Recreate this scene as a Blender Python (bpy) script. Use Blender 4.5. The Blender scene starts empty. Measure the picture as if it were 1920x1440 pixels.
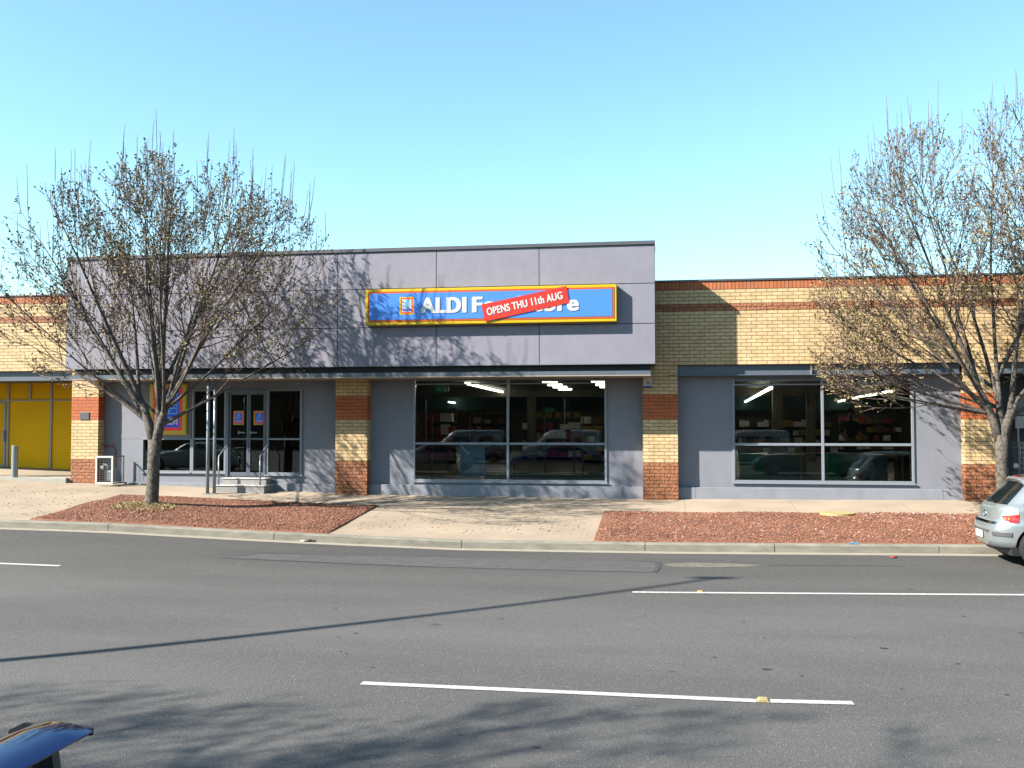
import bpy, bmesh, math, random
import numpy as np
from mathutils import Vector, Matrix

S = bpy.context.scene
COL = S.collection
rad = math.radians

# ------------------------------------------------------------------ camera
CAMZ = 1.9
cam_d = bpy.data.cameras.new('camera')
cam_d.sensor_width = 36.0
cam_d.lens = 1850.0 / 1920.0 * 36.0
cam_d.clip_start = 0.05
cam_d.clip_end = 3000
cam = bpy.data.objects.new('camera', cam_d)
COL.objects.link(cam)
ROT = Matrix.Rotation(rad(8.902), 3, 'Z') @ Matrix.Rotation(rad(2.117), 3, 'X') @ Matrix.Rotation(rad(0.043), 3, 'Y')
cam.matrix_world = Matrix.Translation((0, 0, CAMZ)) @ (ROT @ Matrix.Rotation(rad(90), 3, 'X')).to_4x4()
S.camera = cam

# ------------------------------------------------------------------ light
SUNV = Vector((1.80, 1.0, -1.42)).normalized()          # direction the light travels
elev = math.asin(-SUNV.z)
world = bpy.data.worlds.new('World')
S.world = world
world.use_nodes = True
wn = world.node_tree.nodes
wl = world.node_tree.links
bg = wn['Background']
sky = wn.new('ShaderNodeTexSky')
sky.sky_type = 'NISHITA'
sky.sun_disc = False
sky.sun_elevation = elev
sky.sun_rotation = math.atan2(-SUNV.x, -SUNV.y)
sky.air_density = 1.0
sky.dust_density = 0.25
sky.ozone_density = 2.0
tint = wn.new('ShaderNodeMix'); tint.data_type = 'RGBA'; tint.blend_type = 'MULTIPLY'
tint.inputs[0].default_value = 1; tint.inputs[7].default_value = (.98, 1.20, 1.08, 1)     # clear dry-air cyan cast
wl.new(sky.outputs[0], tint.inputs[6]); wl.new(tint.outputs[2], bg.inputs[0])
bg.inputs[1].default_value = 0.075
sun_d = bpy.data.lights.new('sun', 'SUN')
sun_d.energy = 5.0
sun_d.angle = rad(0.55)
sun_d.color = (1.0, 0.93, 0.82)
sun = bpy.data.objects.new('sun', sun_d)
sun.rotation_euler = SUNV.to_track_quat('-Z', 'Y').to_euler()
COL.objects.link(sun)
S.view_settings.view_transform = 'Standard'
S.view_settings.look = 'None'
S.view_settings.gamma = 1
S.view_settings.use_curve_mapping = False
S.view_settings.exposure = 1.85
try:
    S.cycles.max_bounces = 8
    S.cycles.transparent_max_bounces = 16
    S.cycles.caustics_reflective = False
    S.cycles.caustics_refractive = False
    S.cycles.sample_clamp_indirect = 4
except Exception:
    pass

# ------------------------------------------------------------------ surveying helpers
def ray(px, py):
    return ROT @ Vector(((px - 960) / 1850.0, 1.0, (720 - py) / 1850.0))
def at(px, py, Y):
    """point on the vertical plane y=Y"""
    v = ray(px, py)
    v = v * (Y / v.y)
    return Vector((v.x, v.y, v.z + CAMZ))
def X(px, Y, py=800):
    return at(px, py, Y).x
def prof(x, pts):
    return float(np.interp(x, [p[0] for p in pts], [p[1] for p in pts]))
ZF = [(-60, 1.0), (-20, .42), (-15.3, .29), (-11, .15), (-8.1, .06), (-7.3, .04), (-.55, .005), (6.7, .06), (40, .25)]
ZK = [(-60, .1), (-20, -.08), (-13.7, -.155), (-11.3, -.19), (-7.7, -.31), (-6.3, -.345), (-3.9, -.40), (0, -.385), (2, -.36), (5.6, -.315), (40, -.05)]
def verge_z(x, y):
    t = (y - 18.77) / (23.7 - 18.77)
    return prof(x, ZK) * (1 - t) + prof(x, ZF) * t
def road_z(x, y):
    t = min(1, max(0, (y - 11) / 7.28))
    t = t * t
    return -.58 * (1 - t) + (prof(x, ZK) - .145) * t
def cast(px, py, f=road_z):
    v = ray(px, py)
    y = 4.0
    while y < 40:
        P = v * (y / v.y)
        z = P.z + CAMZ
        if z < f(P.x, P.y):
            return Vector((P.x, P.y, f(P.x, P.y)))
        y += .01
    return Vector((P.x, P.y, 0))

# ------------------------------------------------------------------ materials
MATS = {}
def nm(name):
    m = bpy.data.materials.new(name)
    m.use_nodes = True
    MATS[name] = m
    return m, m.node_tree.nodes, m.node_tree.links, m.node_tree.nodes['Principled BSDF']
def N(ns, t, **k):
    n = ns.new(t)
    for a, b in k.items():
        setattr(n, a, b)
    return n
def plain(name, c, rough=.6, metal=0, noise=.10, scale=6, bump=0, bscale=60, coat=0, spec=.5, stretch=(1, 1, 1)):
    c = tuple(v * .47 for v in c)
    m, ns, L, p = nm(name)
    tc = N(ns, 'ShaderNodeTexCoord')
    mp = N(ns, 'ShaderNodeMapping')
    mp.inputs['Scale'].default_value = stretch
    L.new(tc.outputs['Object'], mp.inputs[0])
    p.inputs['Roughness'].default_value = rough
    p.inputs['Metallic'].default_value = metal
    p.inputs['Specular IOR Level'].default_value = spec
    p.inputs['Coat Weight'].default_value = coat
    p.inputs['Coat Roughness'].default_value = .03
    if noise:
        nz = N(ns, 'ShaderNodeTexNoise')
        nz.inputs['Scale'].default_value = scale
        nz.inputs['Detail'].default_value = 6
        nz.inputs['Roughness'].default_value = .65
        L.new(mp.outputs[0], nz.inputs['Vector'])
        cr = N(ns, 'ShaderNodeValToRGB')
        cr.color_ramp.elements[0].position = .3
        cr.color_ramp.elements[1].position = .7
        cr.color_ramp.elements[0].color = (*[v * (1 - noise) for v in c], 1)
        cr.color_ramp.elements[1].color = (*[min(1, v * (1 + noise)) for v in c], 1)
        L.new(nz.outputs[0], cr.inputs[0])
        L.new(cr.outputs[0], p.inputs['Base Color'])
    else:
        p.inputs['Base Color'].default_value = (*c, 1)
    if bump:
        n2 = N(ns, 'ShaderNodeTexNoise')
        n2.inputs['Scale'].default_value = bscale
        n2.inputs['Detail'].default_value = 5
        L.new(mp.outputs[0], n2.inputs['Vector'])
        b = N(ns, 'ShaderNodeBump')
        b.inputs['Strength'].default_value = bump
        b.inputs['Distance'].default_value = .01
        L.new(n2.outputs[0], b.inputs['Height'])
        L.new(b.outputs[0], p.inputs['Normal'])
    return m
def brick(name, c1, c2, mortar, w=.24, h=.085, ms=.007, zoff=.9, rocky=0, soldier=False, rough=.8, xo=0, var=.12):
    c1 = tuple(v * .52 for v in c1); c2 = tuple(v * .52 for v in c2); mortar = tuple(v * .55 for v in mortar)
    m, ns, L, p = nm(name)
    g = N(ns, 'ShaderNodeNewGeometry')
    sp = N(ns, 'ShaderNodeSeparateXYZ')
    L.new(g.outputs['Position'], sp.inputs[0])
    a = N(ns, 'ShaderNodeMath', operation='ADD')
    L.new(sp.outputs[0], a.inputs[0]); L.new(sp.outputs[1], a.inputs[1])
    a2 = N(ns, 'ShaderNodeMath', operation='ADD')
    L.new(a.outputs[0], a2.inputs[0]); a2.inputs[1].default_value = xo
    z = N(ns, 'ShaderNodeMath', operation='SUBTRACT')
    L.new(sp.outputs[2], z.inputs[0]); z.inputs[1].default_value = zoff - 10 * h * (2 if not soldier else 1)
    cb = N(ns, 'ShaderNodeCombineXYZ')
    L.new(a2.outputs[0], cb.inputs[0]); L.new(z.outputs[0], cb.inputs[1])
    bt = N(ns, 'ShaderNodeTexBrick')
    bt.offset = 0 if soldier else .5
    bt.inputs['Scale'].default_value = 1
    bt.inputs['Brick Width'].default_value = w
    bt.inputs['Row Height'].default_value = h
    bt.inputs['Mortar Size'].default_value = ms
    bt.inputs['Mortar Smooth'].default_value = .15
    bt.inputs['Bias'].default_value = 0
    bt.inputs['Color1'].default_value = (*c1, 1)
    bt.inputs['Color2'].default_value = (*c2, 1)
    bt.inputs['Mortar'].default_value = (*mortar, 1)
    L.new(cb.outputs[0], bt.inputs['Vector'])
    nz = N(ns, 'ShaderNodeTexNoise')
    nz.inputs['Scale'].default_value = 14 if rocky else 5
    nz.inputs['Detail'].default_value = 8
    L.new(g.outputs['Position'], nz.inputs['Vector'])
    mr = N(ns, 'ShaderNodeMapRange')
    mr.inputs['To Min'].default_value = 1 - var * (2 if rocky else 1)
    mr.inputs['To Max'].default_value = 1 + var
    mr.inputs['From Min'].default_value = .3
    mr.inputs['From Max'].default_value = .7
    L.new(nz.outputs[0], mr.inputs[0])
    hs = N(ns, 'ShaderNodeMix', data_type='RGBA', blend_type='MULTIPLY')
    hs.inputs[0].default_value = 1
    L.new(bt.outputs['Color'], hs.inputs[6]); L.new(mr.outputs[0], hs.inputs[7])
    L.new(hs.outputs[2], p.inputs['Base Color'])
    p.inputs['Roughness'].default_value = rough
    b = N(ns, 'ShaderNodeBump')
    b.inputs['Strength'].default_value = .9
    b.inputs['Distance'].default_value = .012
    b.invert = True
    L.new(bt.outputs['Fac'], b.inputs['Height'])
    n3 = N(ns, 'ShaderNodeTexNoise')
    n3.inputs['Scale'].default_value = 22 if rocky else 90
    n3.inputs['Detail'].default_value = 6
    L.new(g.outputs['Position'], n3.inputs['Vector'])
    b2 = N(ns, 'ShaderNodeBump')
    b2.inputs['Strength'].default_value = 1 if rocky else .25
    b2.inputs['Distance'].default_value = .028 if rocky else .006
    L.new(n3.outputs[0], b2.inputs['Height'])
    L.new(b.outputs[0], b2.inputs['Normal'])
    L.new(b2.outputs[0], p.inputs['Normal'])
    return m
YEL1, YEL2 = (.86, .62, .34), (.72, .51, .26)
brick('yellow_brick', YEL1, YEL2, (.27, .17, .09), zoff=.9)
brick('yellow_brick_parapet', YEL1, (.72, .53, .27), (.27, .17, .09), zoff=3.21)
brick('red_band_brick', (.62, .165, .048), (.54, .135, .038), (.24, .06, .025), zoff=1.92, ms=.005)
brick('red_rock_brick', (.52, .20, .085), (.43, .15, .06), (.09, .04, .02), zoff=.9, rocky=1)
brick('red_rock_brick_parapet', (.52, .20, .085), (.45, .16, .07), (.10, .045, .025), zoff=4.485, rocky=1)
brick('red_soldier_brick', (.62, .19, .065), (.54, .16, .055), (.13, .05, .03), w=.087, h=.4, zoff=4.99, soldier=True, ms=.007)

def render_mat(name, c, var=.05):
    # painted cement render: big soft blotches, drip streaks, fine grain
    m, ns, L, p = nm(name)
    g = N(ns, 'ShaderNodeNewGeometry')
    n1 = N(ns, 'ShaderNodeTexNoise'); n1.inputs['Scale'].default_value = 1.3; n1.inputs['Detail'].default_value = 8
    L.new(g.outputs['Position'], n1.inputs['Vector'])
    mp = N(ns, 'ShaderNodeMapping'); mp.inputs['Scale'].default_value = (3, 3, 1.4)
    L.new(g.outputs['Position'], mp.inputs[0])
    n2 = N(ns, 'ShaderNodeTexNoise'); n2.inputs['Scale'].default_value = 1.5; n2.inputs['Detail'].default_value = 6
    L.new(mp.outputs[0], n2.inputs['Vector'])
    ad = N(ns, 'ShaderNodeMath', operation='ADD')
    L.new(n1.outputs[0], ad.inputs[0]); L.new(n2.outputs[0], ad.inputs[1])
    mr = N(ns, 'ShaderNodeMapRange')
    mr.inputs['From Min'].default_value = .75; mr.inputs['From Max'].default_value = 1.25
    mr.inputs['To Min'].default_value = 1 - var; mr.inputs['To Max'].default_value = 1 + var
    L.new(ad.outputs[0], mr.inputs[0])
    hs = N(ns, 'ShaderNodeMix', data_type='RGBA', blend_type='MULTIPLY')
    hs.inputs[0].default_value = 1
    hs.inputs[6].default_value = (*c, 1)
    L.new(mr.outputs[0], hs.inputs[7])
    L.new(hs.outputs[2], p.inputs['Base Color'])
    p.inputs['Roughness'].default_value = .75
    n3 = N(ns, 'ShaderNodeTexNoise'); n3.inputs['Scale'].default_value = 120; n3.inputs['Detail'].default_value = 4
    L.new(g.outputs['Position'], n3.inputs['Vector'])
    n4 = N(ns, 'ShaderNodeTexNoise'); n4.inputs['Scale'].default_value = 7; n4.inputs['Detail'].default_value = 3
    L.new(g.outputs['Position'], n4.inputs['Vector'])
    a3 = N(ns, 'ShaderNodeMath', operation='MULTIPLY_ADD')
    L.new(n4.outputs[0], a3.inputs[0]); a3.inputs[1].default_value = 2.0; L.new(n3.outputs[0], a3.inputs[2])
    b = N(ns, 'ShaderNodeBump'); b.inputs['Strength'].default_value = .25; b.inputs['Distance'].default_value = .006
    L.new(a3.outputs[0], b.inputs['Height']); L.new(b.outputs[0], p.inputs['Normal'])
    return m
render_mat('grey_render', (.140, .147, .176))
render_mat('grey_panel', (.150, .148, .186), .06)
render_mat('plinth_render', (.155, .162, .19), .09)
plain('panel_joint', (.03, .03, .04), .8, noise=0)
plain('coping_metal', (.12, .125, .15), .45, noise=.08)
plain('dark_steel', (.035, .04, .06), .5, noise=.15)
plain('grey_steel', (.14, .17, .22), .45, noise=.1)
plain('light_alu', (.33, .37, .43), .4, noise=.05, scale=20)
plain('cream_alu', (.45, .42, .36), .45, noise=.05)
plain('soffit', (.55, .47, .38), .8, noise=.05)
plain('white_paint', (.8, .8, .8), .5, noise=.04)
plain('yellow_film', (1.2, .66, .002), .7, spec=.15, noise=.05, scale=1.5)
plain('sign_yellow', (.86, .58, .0), .35, noise=.02)
plain('sign_orange', (.75, .12, .01), .35, noise=.02)
plain('sign_red', (1.5, .03, .008), .4, noise=.02)
plain('sign_blue', (.09, .33, 1.05), .35, noise=.02)
plain('sign_deep_blue', (.02, .07, 1.3), .35, noise=.02)
plain('sign_cyan', (.15, .8, 1.3), .35, noise=.02)
plain('sign_white', (.88, .88, .88), .4, noise=.02)
plain('banner_red', (.80, .025, .008), .45, noise=.03)
plain('copper_pipe', (.40, .13, .07), .45, noise=.15, scale=15)
plain('galvanised', (.36, .42, .47), .42, metal=.35, noise=.12, scale=18)
plain('wire', (.25, .27, .28), .5, metal=.4, noise=.1)
plain('dark_plastic', (.03, .03, .032), .5, noise=.1)
plain('meter_grey', (.35, .38, .40), .5, noise=.1)
plain('deep_blue', (.02, .01, .35), .4, noise=0)
plain('concrete_step', (.40, .39, .38), .85, noise=.12, bump=.3)
plain('concrete_pale', (.52, .49, .43), .9, noise=.1, bump=.3)
plain('interior_wall', (.16, .145, .11), .8, noise=.1)
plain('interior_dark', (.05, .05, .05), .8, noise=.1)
plain('interior_floor', (.22, .21, .19), .35, noise=.08)
plain('interior_ceiling', (.10, .095, .08), .8, noise=.05)
plain('teal_wall', (.01, .07, .075), .8, noise=.1)
plain('product_red', (.34, .02, .018), .5, noise=.1)
plain('product_yellow', (.40, .24, .01), .5, noise=.1)
plain('product_white', (.9, .88, .82), .5, noise=.1)
plain('product_green', (.02, .14, .05), .5, noise=.1)
plain('product_brown', (.16, .08, .03), .6, noise=.1)
plain('counter_green', (.04, .62, .25), .4, noise=.06)
plain('counter_grey', (.55, .55, .50), .5, noise=.06)
plain('timber_rail', (1.5, .75, .28), .5, noise=.15)
plain('poster_blue', (.75, 1.15, 1.7), .35, noise=.12, scale=2.2)
plain('navy_cloth', (.012, .014, .035), .9, noise=.1)
plain('skin', (.38, .19, .12), .6, noise=.05)
plain('hair', (.02, .014, .01), .8, noise=.1)
plain('car_silver', (.50, .56, .58), .28, metal=.55, noise=.02, coat=1)
plain('car_dark', (.055, .11, .36), .06, metal=.9, noise=0, coat=.12)
plain('car_charcoal', (.05, .055, .06), .25, noise=0, coat=1)
plain('car_white', (.72, .72, .72), .3, noise=0, coat=1)
plain('car_glass', (.012, .018, .018), .04, noise=0, spec=.8)
plain('lamp_red', (.62, .015, .01), .12, noise=0, coat=1)
plain('lamp_amber', (.95, .35, .02), .15, noise=0, coat=1)
plain('lamp_clear', (.78, .80, .78), .12, noise=0, coat=1)
plain('tyre', (.010, .010, .010), .85, noise=.2)
plain('rim', (.45, .46, .48), .3, metal=.8, noise=0)
plain('trim_grey', (.10, .095, .12), .5, noise=.05)
plain('chrome', (.6, .6, .62), .12, metal=1, noise=0)
plain('line_white', (.66, .66, .64), .85, noise=.30, scale=22, bump=.3)
plain('marker_yellow', (.60, .50, .22), .5, noise=.15)
plain('patch_tar', (.075, .075, .08), .7, noise=.15)
plain('bright_litter', (.75, .75, .72), .7, noise=.1)
plain('blue_litter', (.15, .40, .60), .6, noise=.1)
plain('red_litter', (.55, .06, .05), .6, noise=.1)
plain('leaf_litter', (.09, .05, .03), .9, noise=.3)
plain('dry_grass', (.62, .50, .24), .9, noise=.25)
plain('lid_yellow', (.58, .47, .20), .8, noise=.15)
plain('far_brick', (.10, .065, .045), .9, noise=.2, scale=2)
plain('far_roof', (.06, .06, .065), .8, noise=.1)
plain('hedge_leaf', (.03, .045, .018), .9, noise=.3, scale=3)

def bark():
    m, ns, L, p = nm('bark')
    g = N(ns, 'ShaderNodeTexCoord')
    mp = N(ns, 'ShaderNodeMapping'); mp.inputs['Scale'].default_value = (9, 9, 7)
    L.new(g.outputs['Object'], mp.inputs[0])
    n1 = N(ns, 'ShaderNodeTexNoise'); n1.inputs['Scale'].default_value = 2.2; n1.inputs['Detail'].default_value = 8
    L.new(mp.outputs[0], n1.inputs['Vector'])
    cr = N(ns, 'ShaderNodeValToRGB')
    cr.color_ramp.elements[0].position = .32; cr.color_ramp.elements[0].color = (.024, .019, .016, 1)
    cr.color_ramp.elements[1].position = .62; cr.color_ramp.elements[1].color = (.088, .076, .062, 1)
    L.new(n1.outputs[0], cr.inputs[0]); L.new(cr.outputs[0], p.inputs['Base Color'])
    b = N(ns, 'ShaderNodeBump'); b.inputs['Strength'].default_value = .6; b.inputs['Distance'].default_value = .02
    L.new(n1.outputs[0], b.inputs['Height']); L.new(b.outputs[0], p.inputs['Normal'])
    p.inputs['Roughness'].default_value = .9
bark()
plain('twig', (.125, .072, .058), .8, noise=.25, scale=3)
plain('limb_bark', (.13, .078, .06), .85, noise=.3, scale=6)
def budmat():
    m, ns, L, p = nm('bud_leaf')
    g = N(ns, 'ShaderNodeTexCoord')
    n1 = N(ns, 'ShaderNodeTexNoise'); n1.inputs['Scale'].default_value = 1.6; n1.inputs['Detail'].default_value = 9
    n1.inputs['Roughness'].default_value = .8
    L.new(g.outputs['Object'], n1.inputs['Vector'])
    cr = N(ns, 'ShaderNodeValToRGB')
    e = cr.color_ramp.elements
    e[0].position = .36; e[0].color = (.05, .03, .02, 1)
    e[1].position = .66; e[1].color = (.24, .20, .065, 1)
    k = e.new(.5); k.color = (.13, .10, .04, 1)
    L.new(n1.outputs[0], cr.inputs[0]); L.new(cr.outputs[0], p.inputs['Base Color'])
    p.inputs['Roughness'].default_value = .7
budmat()

def glassmat(name, tint, refl):
    m, ns, L, p = nm(name)
    ns.remove(p)
    out = [n for n in ns if n.type == 'OUTPUT_MATERIAL'][0]
    t = N(ns, 'ShaderNodeBsdfTransparent'); t.inputs[0].default_value = (*tint, 1)
    gl = N(ns, 'ShaderNodeBsdfGlossy'); gl.inputs['Roughness'].default_value = .004
    gl.inputs[0].default_value = (.95, 1, 1, 1)
    fr = N(ns, 'ShaderNodeFresnel'); fr.inputs[0].default_value = refl
    mx = N(ns, 'ShaderNodeMixShader')
    L.new(fr.outputs[0], mx.inputs[0]); L.new(t.outputs[0], mx.inputs[1]); L.new(gl.outputs[0], mx.inputs[2])
    L.new(mx.outputs[0], out.inputs[0])
glassmat('window_glass', (.62, .66, .64), 1.52)

def emit(name, c, s):
    m, ns, L, p = nm(name)
    p.inputs['Base Color'].default_value = (*c, 1)
    p.inputs['Emission Color'].default_value = (*c, 1)
    p.inputs['Emission Strength'].default_value = s
emit('tube_light', (1, .93, .75), 5)
emit('exit_green', (.005, .07, .025), .12)

def asphalt():
    m, ns, L, p = nm('asphalt')
    g = N(ns, 'ShaderNodeNewGeometry')
    def noise(sc, det, stretch=None):
        n = N(ns, 'ShaderNodeTexNoise'); n.inputs['Scale'].default_value = sc; n.inputs['Detail'].default_value = det
        n.inputs['Roughness'].default_value = .6
        if stretch:
            mp = N(ns, 'ShaderNodeMapping'); mp.inputs['Scale'].default_value = stretch
            L.new(g.outputs['Position'], mp.inputs[0]); L.new(mp.outputs[0], n.inputs['Vector'])
        else:
            L.new(g.outputs['Position'], n.inputs['Vector'])
        return n
    big = noise(.6, 5, (.25, 1, 1))
    fine = noise(70, 3)
    vor = N(ns, 'ShaderNodeTexVoronoi'); vor.inputs['Scale'].default_value = 95
    L.new(g.outputs['Position'], vor.inputs['Vector'])
    # traffic bands along the road
    sp = N(ns, 'ShaderNodeSeparateXYZ'); L.new(g.outputs['Position'], sp.inputs[0])
    bd = N(ns, 'ShaderNodeValToRGB')
    bd.color_ramp.interpolation = 'B_SPLINE'
    e = bd.color_ramp.elements
    pts = [(0, .98), (.30, 1.0), (.44, 1.04), (.52, 1.06), (.60, 1.0), (.66, 1.05), (.75, 1.0), (.82, .88), (.87, .80), (.93, .74), (1, .78)]
    e[0].position = 0; e[1].position = 1
    e[0].color = (.98 / 1.2,) * 3 + (1,); e[1].color = (.78 / 1.2,) * 3 + (1,)
    for q, v in pts[1:-1]:
        k = e.new(q); k.color = (v / 1.2,) * 3 + (1,)
    mr0 = N(ns, 'ShaderNodeMapRange'); mr0.inputs['From Min'].default_value = 0; mr0.inputs['From Max'].default_value = 18.3
    L.new(sp.outputs[1], mr0.inputs[0]); L.new(mr0.outputs[0], bd.inputs[0])
    cr = N(ns, 'ShaderNodeValToRGB')
    cr.color_ramp.elements[0].position = .38; cr.color_ramp.elements[0].color = (.069, .068, .068, 1)
    cr.color_ramp.elements[1].position = .62; cr.color_ramp.elements[1].color = (.089, .087, .086, 1)
    L.new(big.outputs[0], cr.inputs[0])
    cf = N(ns, 'ShaderNodeMapRange'); cf.inputs['From Min'].default_value = .3; cf.inputs['From Max'].default_value = .7
    cf.inputs['To Min'].default_value = .74; cf.inputs['To Max'].default_value = 1.27
    L.new(fine.outputs[0], cf.inputs[0])
    m1 = N(ns, 'ShaderNodeMix', data_type='RGBA', blend_type='MULTIPLY'); m1.inputs[0].default_value = 1
    L.new(cr.outputs[0], m1.inputs[6]); L.new(cf.outputs[0], m1.inputs[7])
    m2 = N(ns, 'ShaderNodeMix', data_type='RGBA', blend_type='MULTIPLY'); m2.inputs[0].default_value = 1
    L.new(m1.outputs[2], m2.inputs[6]); L.new(bd.outputs[0], m2.inputs[7])
    # pale stone chips
    cell = N(ns, 'ShaderNodeMath', operation='GREATER_THAN'); cell.inputs[1].default_value = .965
    sc = N(ns, 'ShaderNodeSeparateXYZ'); L.new(vor.outputs['Color'], sc.inputs[0]); L.new(sc.outputs[0], cell.inputs[0])
    m3 = N(ns, 'ShaderNodeMix', data_type='RGBA')
    L.new(cell.outputs[0], m3.inputs[0]); L.new(m2.outputs[2], m3.inputs[6]); m3.inputs[7].default_value = (.13, .125, .118, 1)
    # dark oil drips
    v2 = N(ns, 'ShaderNodeTexVoronoi'); v2.inputs['Scale'].default_value = .9
    n5 = noise(4, 3)
    L.new(g.outputs['Position'], v2.inputs['Vector'])
    ls = N(ns, 'ShaderNodeMath', operation='LESS_THAN'); ls.inputs[1].default_value = .062
    L.new(v2.outputs['Distance'], ls.inputs[0])
    ms = N(ns, 'ShaderNodeMath', operation='MULTIPLY'); L.new(ls.outputs[0], ms.inputs[0]); ms.inputs[1].default_value = .6
    m4 = N(ns, 'ShaderNodeMix', data_type='RGBA')
    L.new(ms.outputs[0], m4.inputs[0]); L.new(m3.outputs[2], m4.inputs[6]); m4.inputs[7].default_value = (.025, .025, .028, 1)
    L.new(m4.outputs[2], p.inputs['Base Color'])
    p.inputs['Roughness'].default_value = .85
    p.inputs['Specular IOR Level'].default_value = .3
    b = N(ns, 'ShaderNodeBump'); b.inputs['Strength'].default_value = .6; b.inputs['Distance'].default_value = .008
    L.new(vor.outputs['Distance'], b.inputs['Height']); L.new(b.outputs[0], p.inputs['Normal'])
asphalt()

def paving(name, c1, c2, mort, w, h, ms, stain=True):
    c1 = tuple(v * .52 for v in c1); c2 = tuple(v * .52 for v in c2); mort = tuple(v * .52 for v in mort)
    m, ns, L, p = nm(name)
    g = N(ns, 'ShaderNodeNewGeometry')
    bt = N(ns, 'ShaderNodeTexBrick')
    bt.inputs['Scale'].default_value = 1
    bt.inputs['Brick Width'].default_value = w; bt.inputs['Row Height'].default_value = h
    bt.inputs['Mortar Size'].default_value = ms; bt.inputs['Mortar Smooth'].default_value = .4
    bt.inputs['Color1'].default_value = (*c1, 1); bt.inputs['Color2'].default_value = (*c2, 1); bt.inputs['Mortar'].default_value = (*mort, 1)
    ad = N(ns, 'ShaderNodeVectorMath', operation='ADD'); ad.inputs[1].default_value = (200, 200, 0)
    L.new(g.outputs['Position'], ad.inputs[0]); L.new(ad.outputs[0], bt.inputs['Vector'])
    n1 = N(ns, 'ShaderNodeTexNoise'); n1.inputs['Scale'].default_value = .9; n1.inputs['Detail'].default_value = 9
    L.new(g.outputs['Position'], n1.inputs['Vector'])
    mr = N(ns, 'ShaderNodeMapRange'); mr.inputs['From Min'].default_value = .3; mr.inputs['From Max'].default_value = .7
    mr.inputs['To Min'].default_value = .82; mr.inputs['To Max'].default_value = 1.12
    L.new(n1.outputs[0], mr.inputs[0])
    mx = N(ns, 'ShaderNodeMix', data_type='RGBA', blend_type='MULTIPLY'); mx.inputs[0].default_value = 1
    L.new(bt.outputs['Color'], mx.inputs[6]); L.new(mr.outputs[0], mx.inputs[7])
    L.new(mx.outputs[2], p.inputs['Base Color'])
    p.inputs['Roughness'].default_value = .9
    n2 = N(ns, 'ShaderNodeTexNoise'); n2.inputs['Scale'].default_value = 60
    L.new(g.outputs['Position'], n2.inputs['Vector'])
    b = N(ns, 'ShaderNodeBump'); b.inputs['Strength'].default_value = .4; b.inputs['Distance'].default_value = .006; b.invert = True
    L.new(bt.outputs['Fac'], b.inputs['Height'])
    b2 = N(ns, 'ShaderNodeBump'); b2.inputs['Strength'].default_value = .25; b2.inputs['Distance'].default_value = .005
    L.new(n2.outputs[0], b2.inputs['Height']); L.new(b.outputs[0], b2.inputs['Normal']); L.new(b2.outputs[0], p.inputs['Normal'])
paving('pavers', (.46, .37, .275), (.43, .345, .255), (.34, .27, .20), .22, .11, .007)
paving('path_concrete', (.48, .39, .29), (.46, .37, .275), (.30, .24, .18), 2.4, 3.0, .008)
plain('kerb_concrete', (.31, .29, .24), .9, noise=.28, scale=4, bump=.4, stretch=(.6, 1, 2))
plain('gutter_concrete', (.43, .385, .31), .9, noise=.12, scale=5, bump=.3)
plain('gravel_base', (.26, .108, .062), .95, noise=.35, scale=9, bump=1, bscale=25)
plain('gravel_stone', (.34, .135, .078), .9, noise=.5, scale=6)
plain('soil', (.16, .12, .07), .95, noise=.3)

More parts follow.
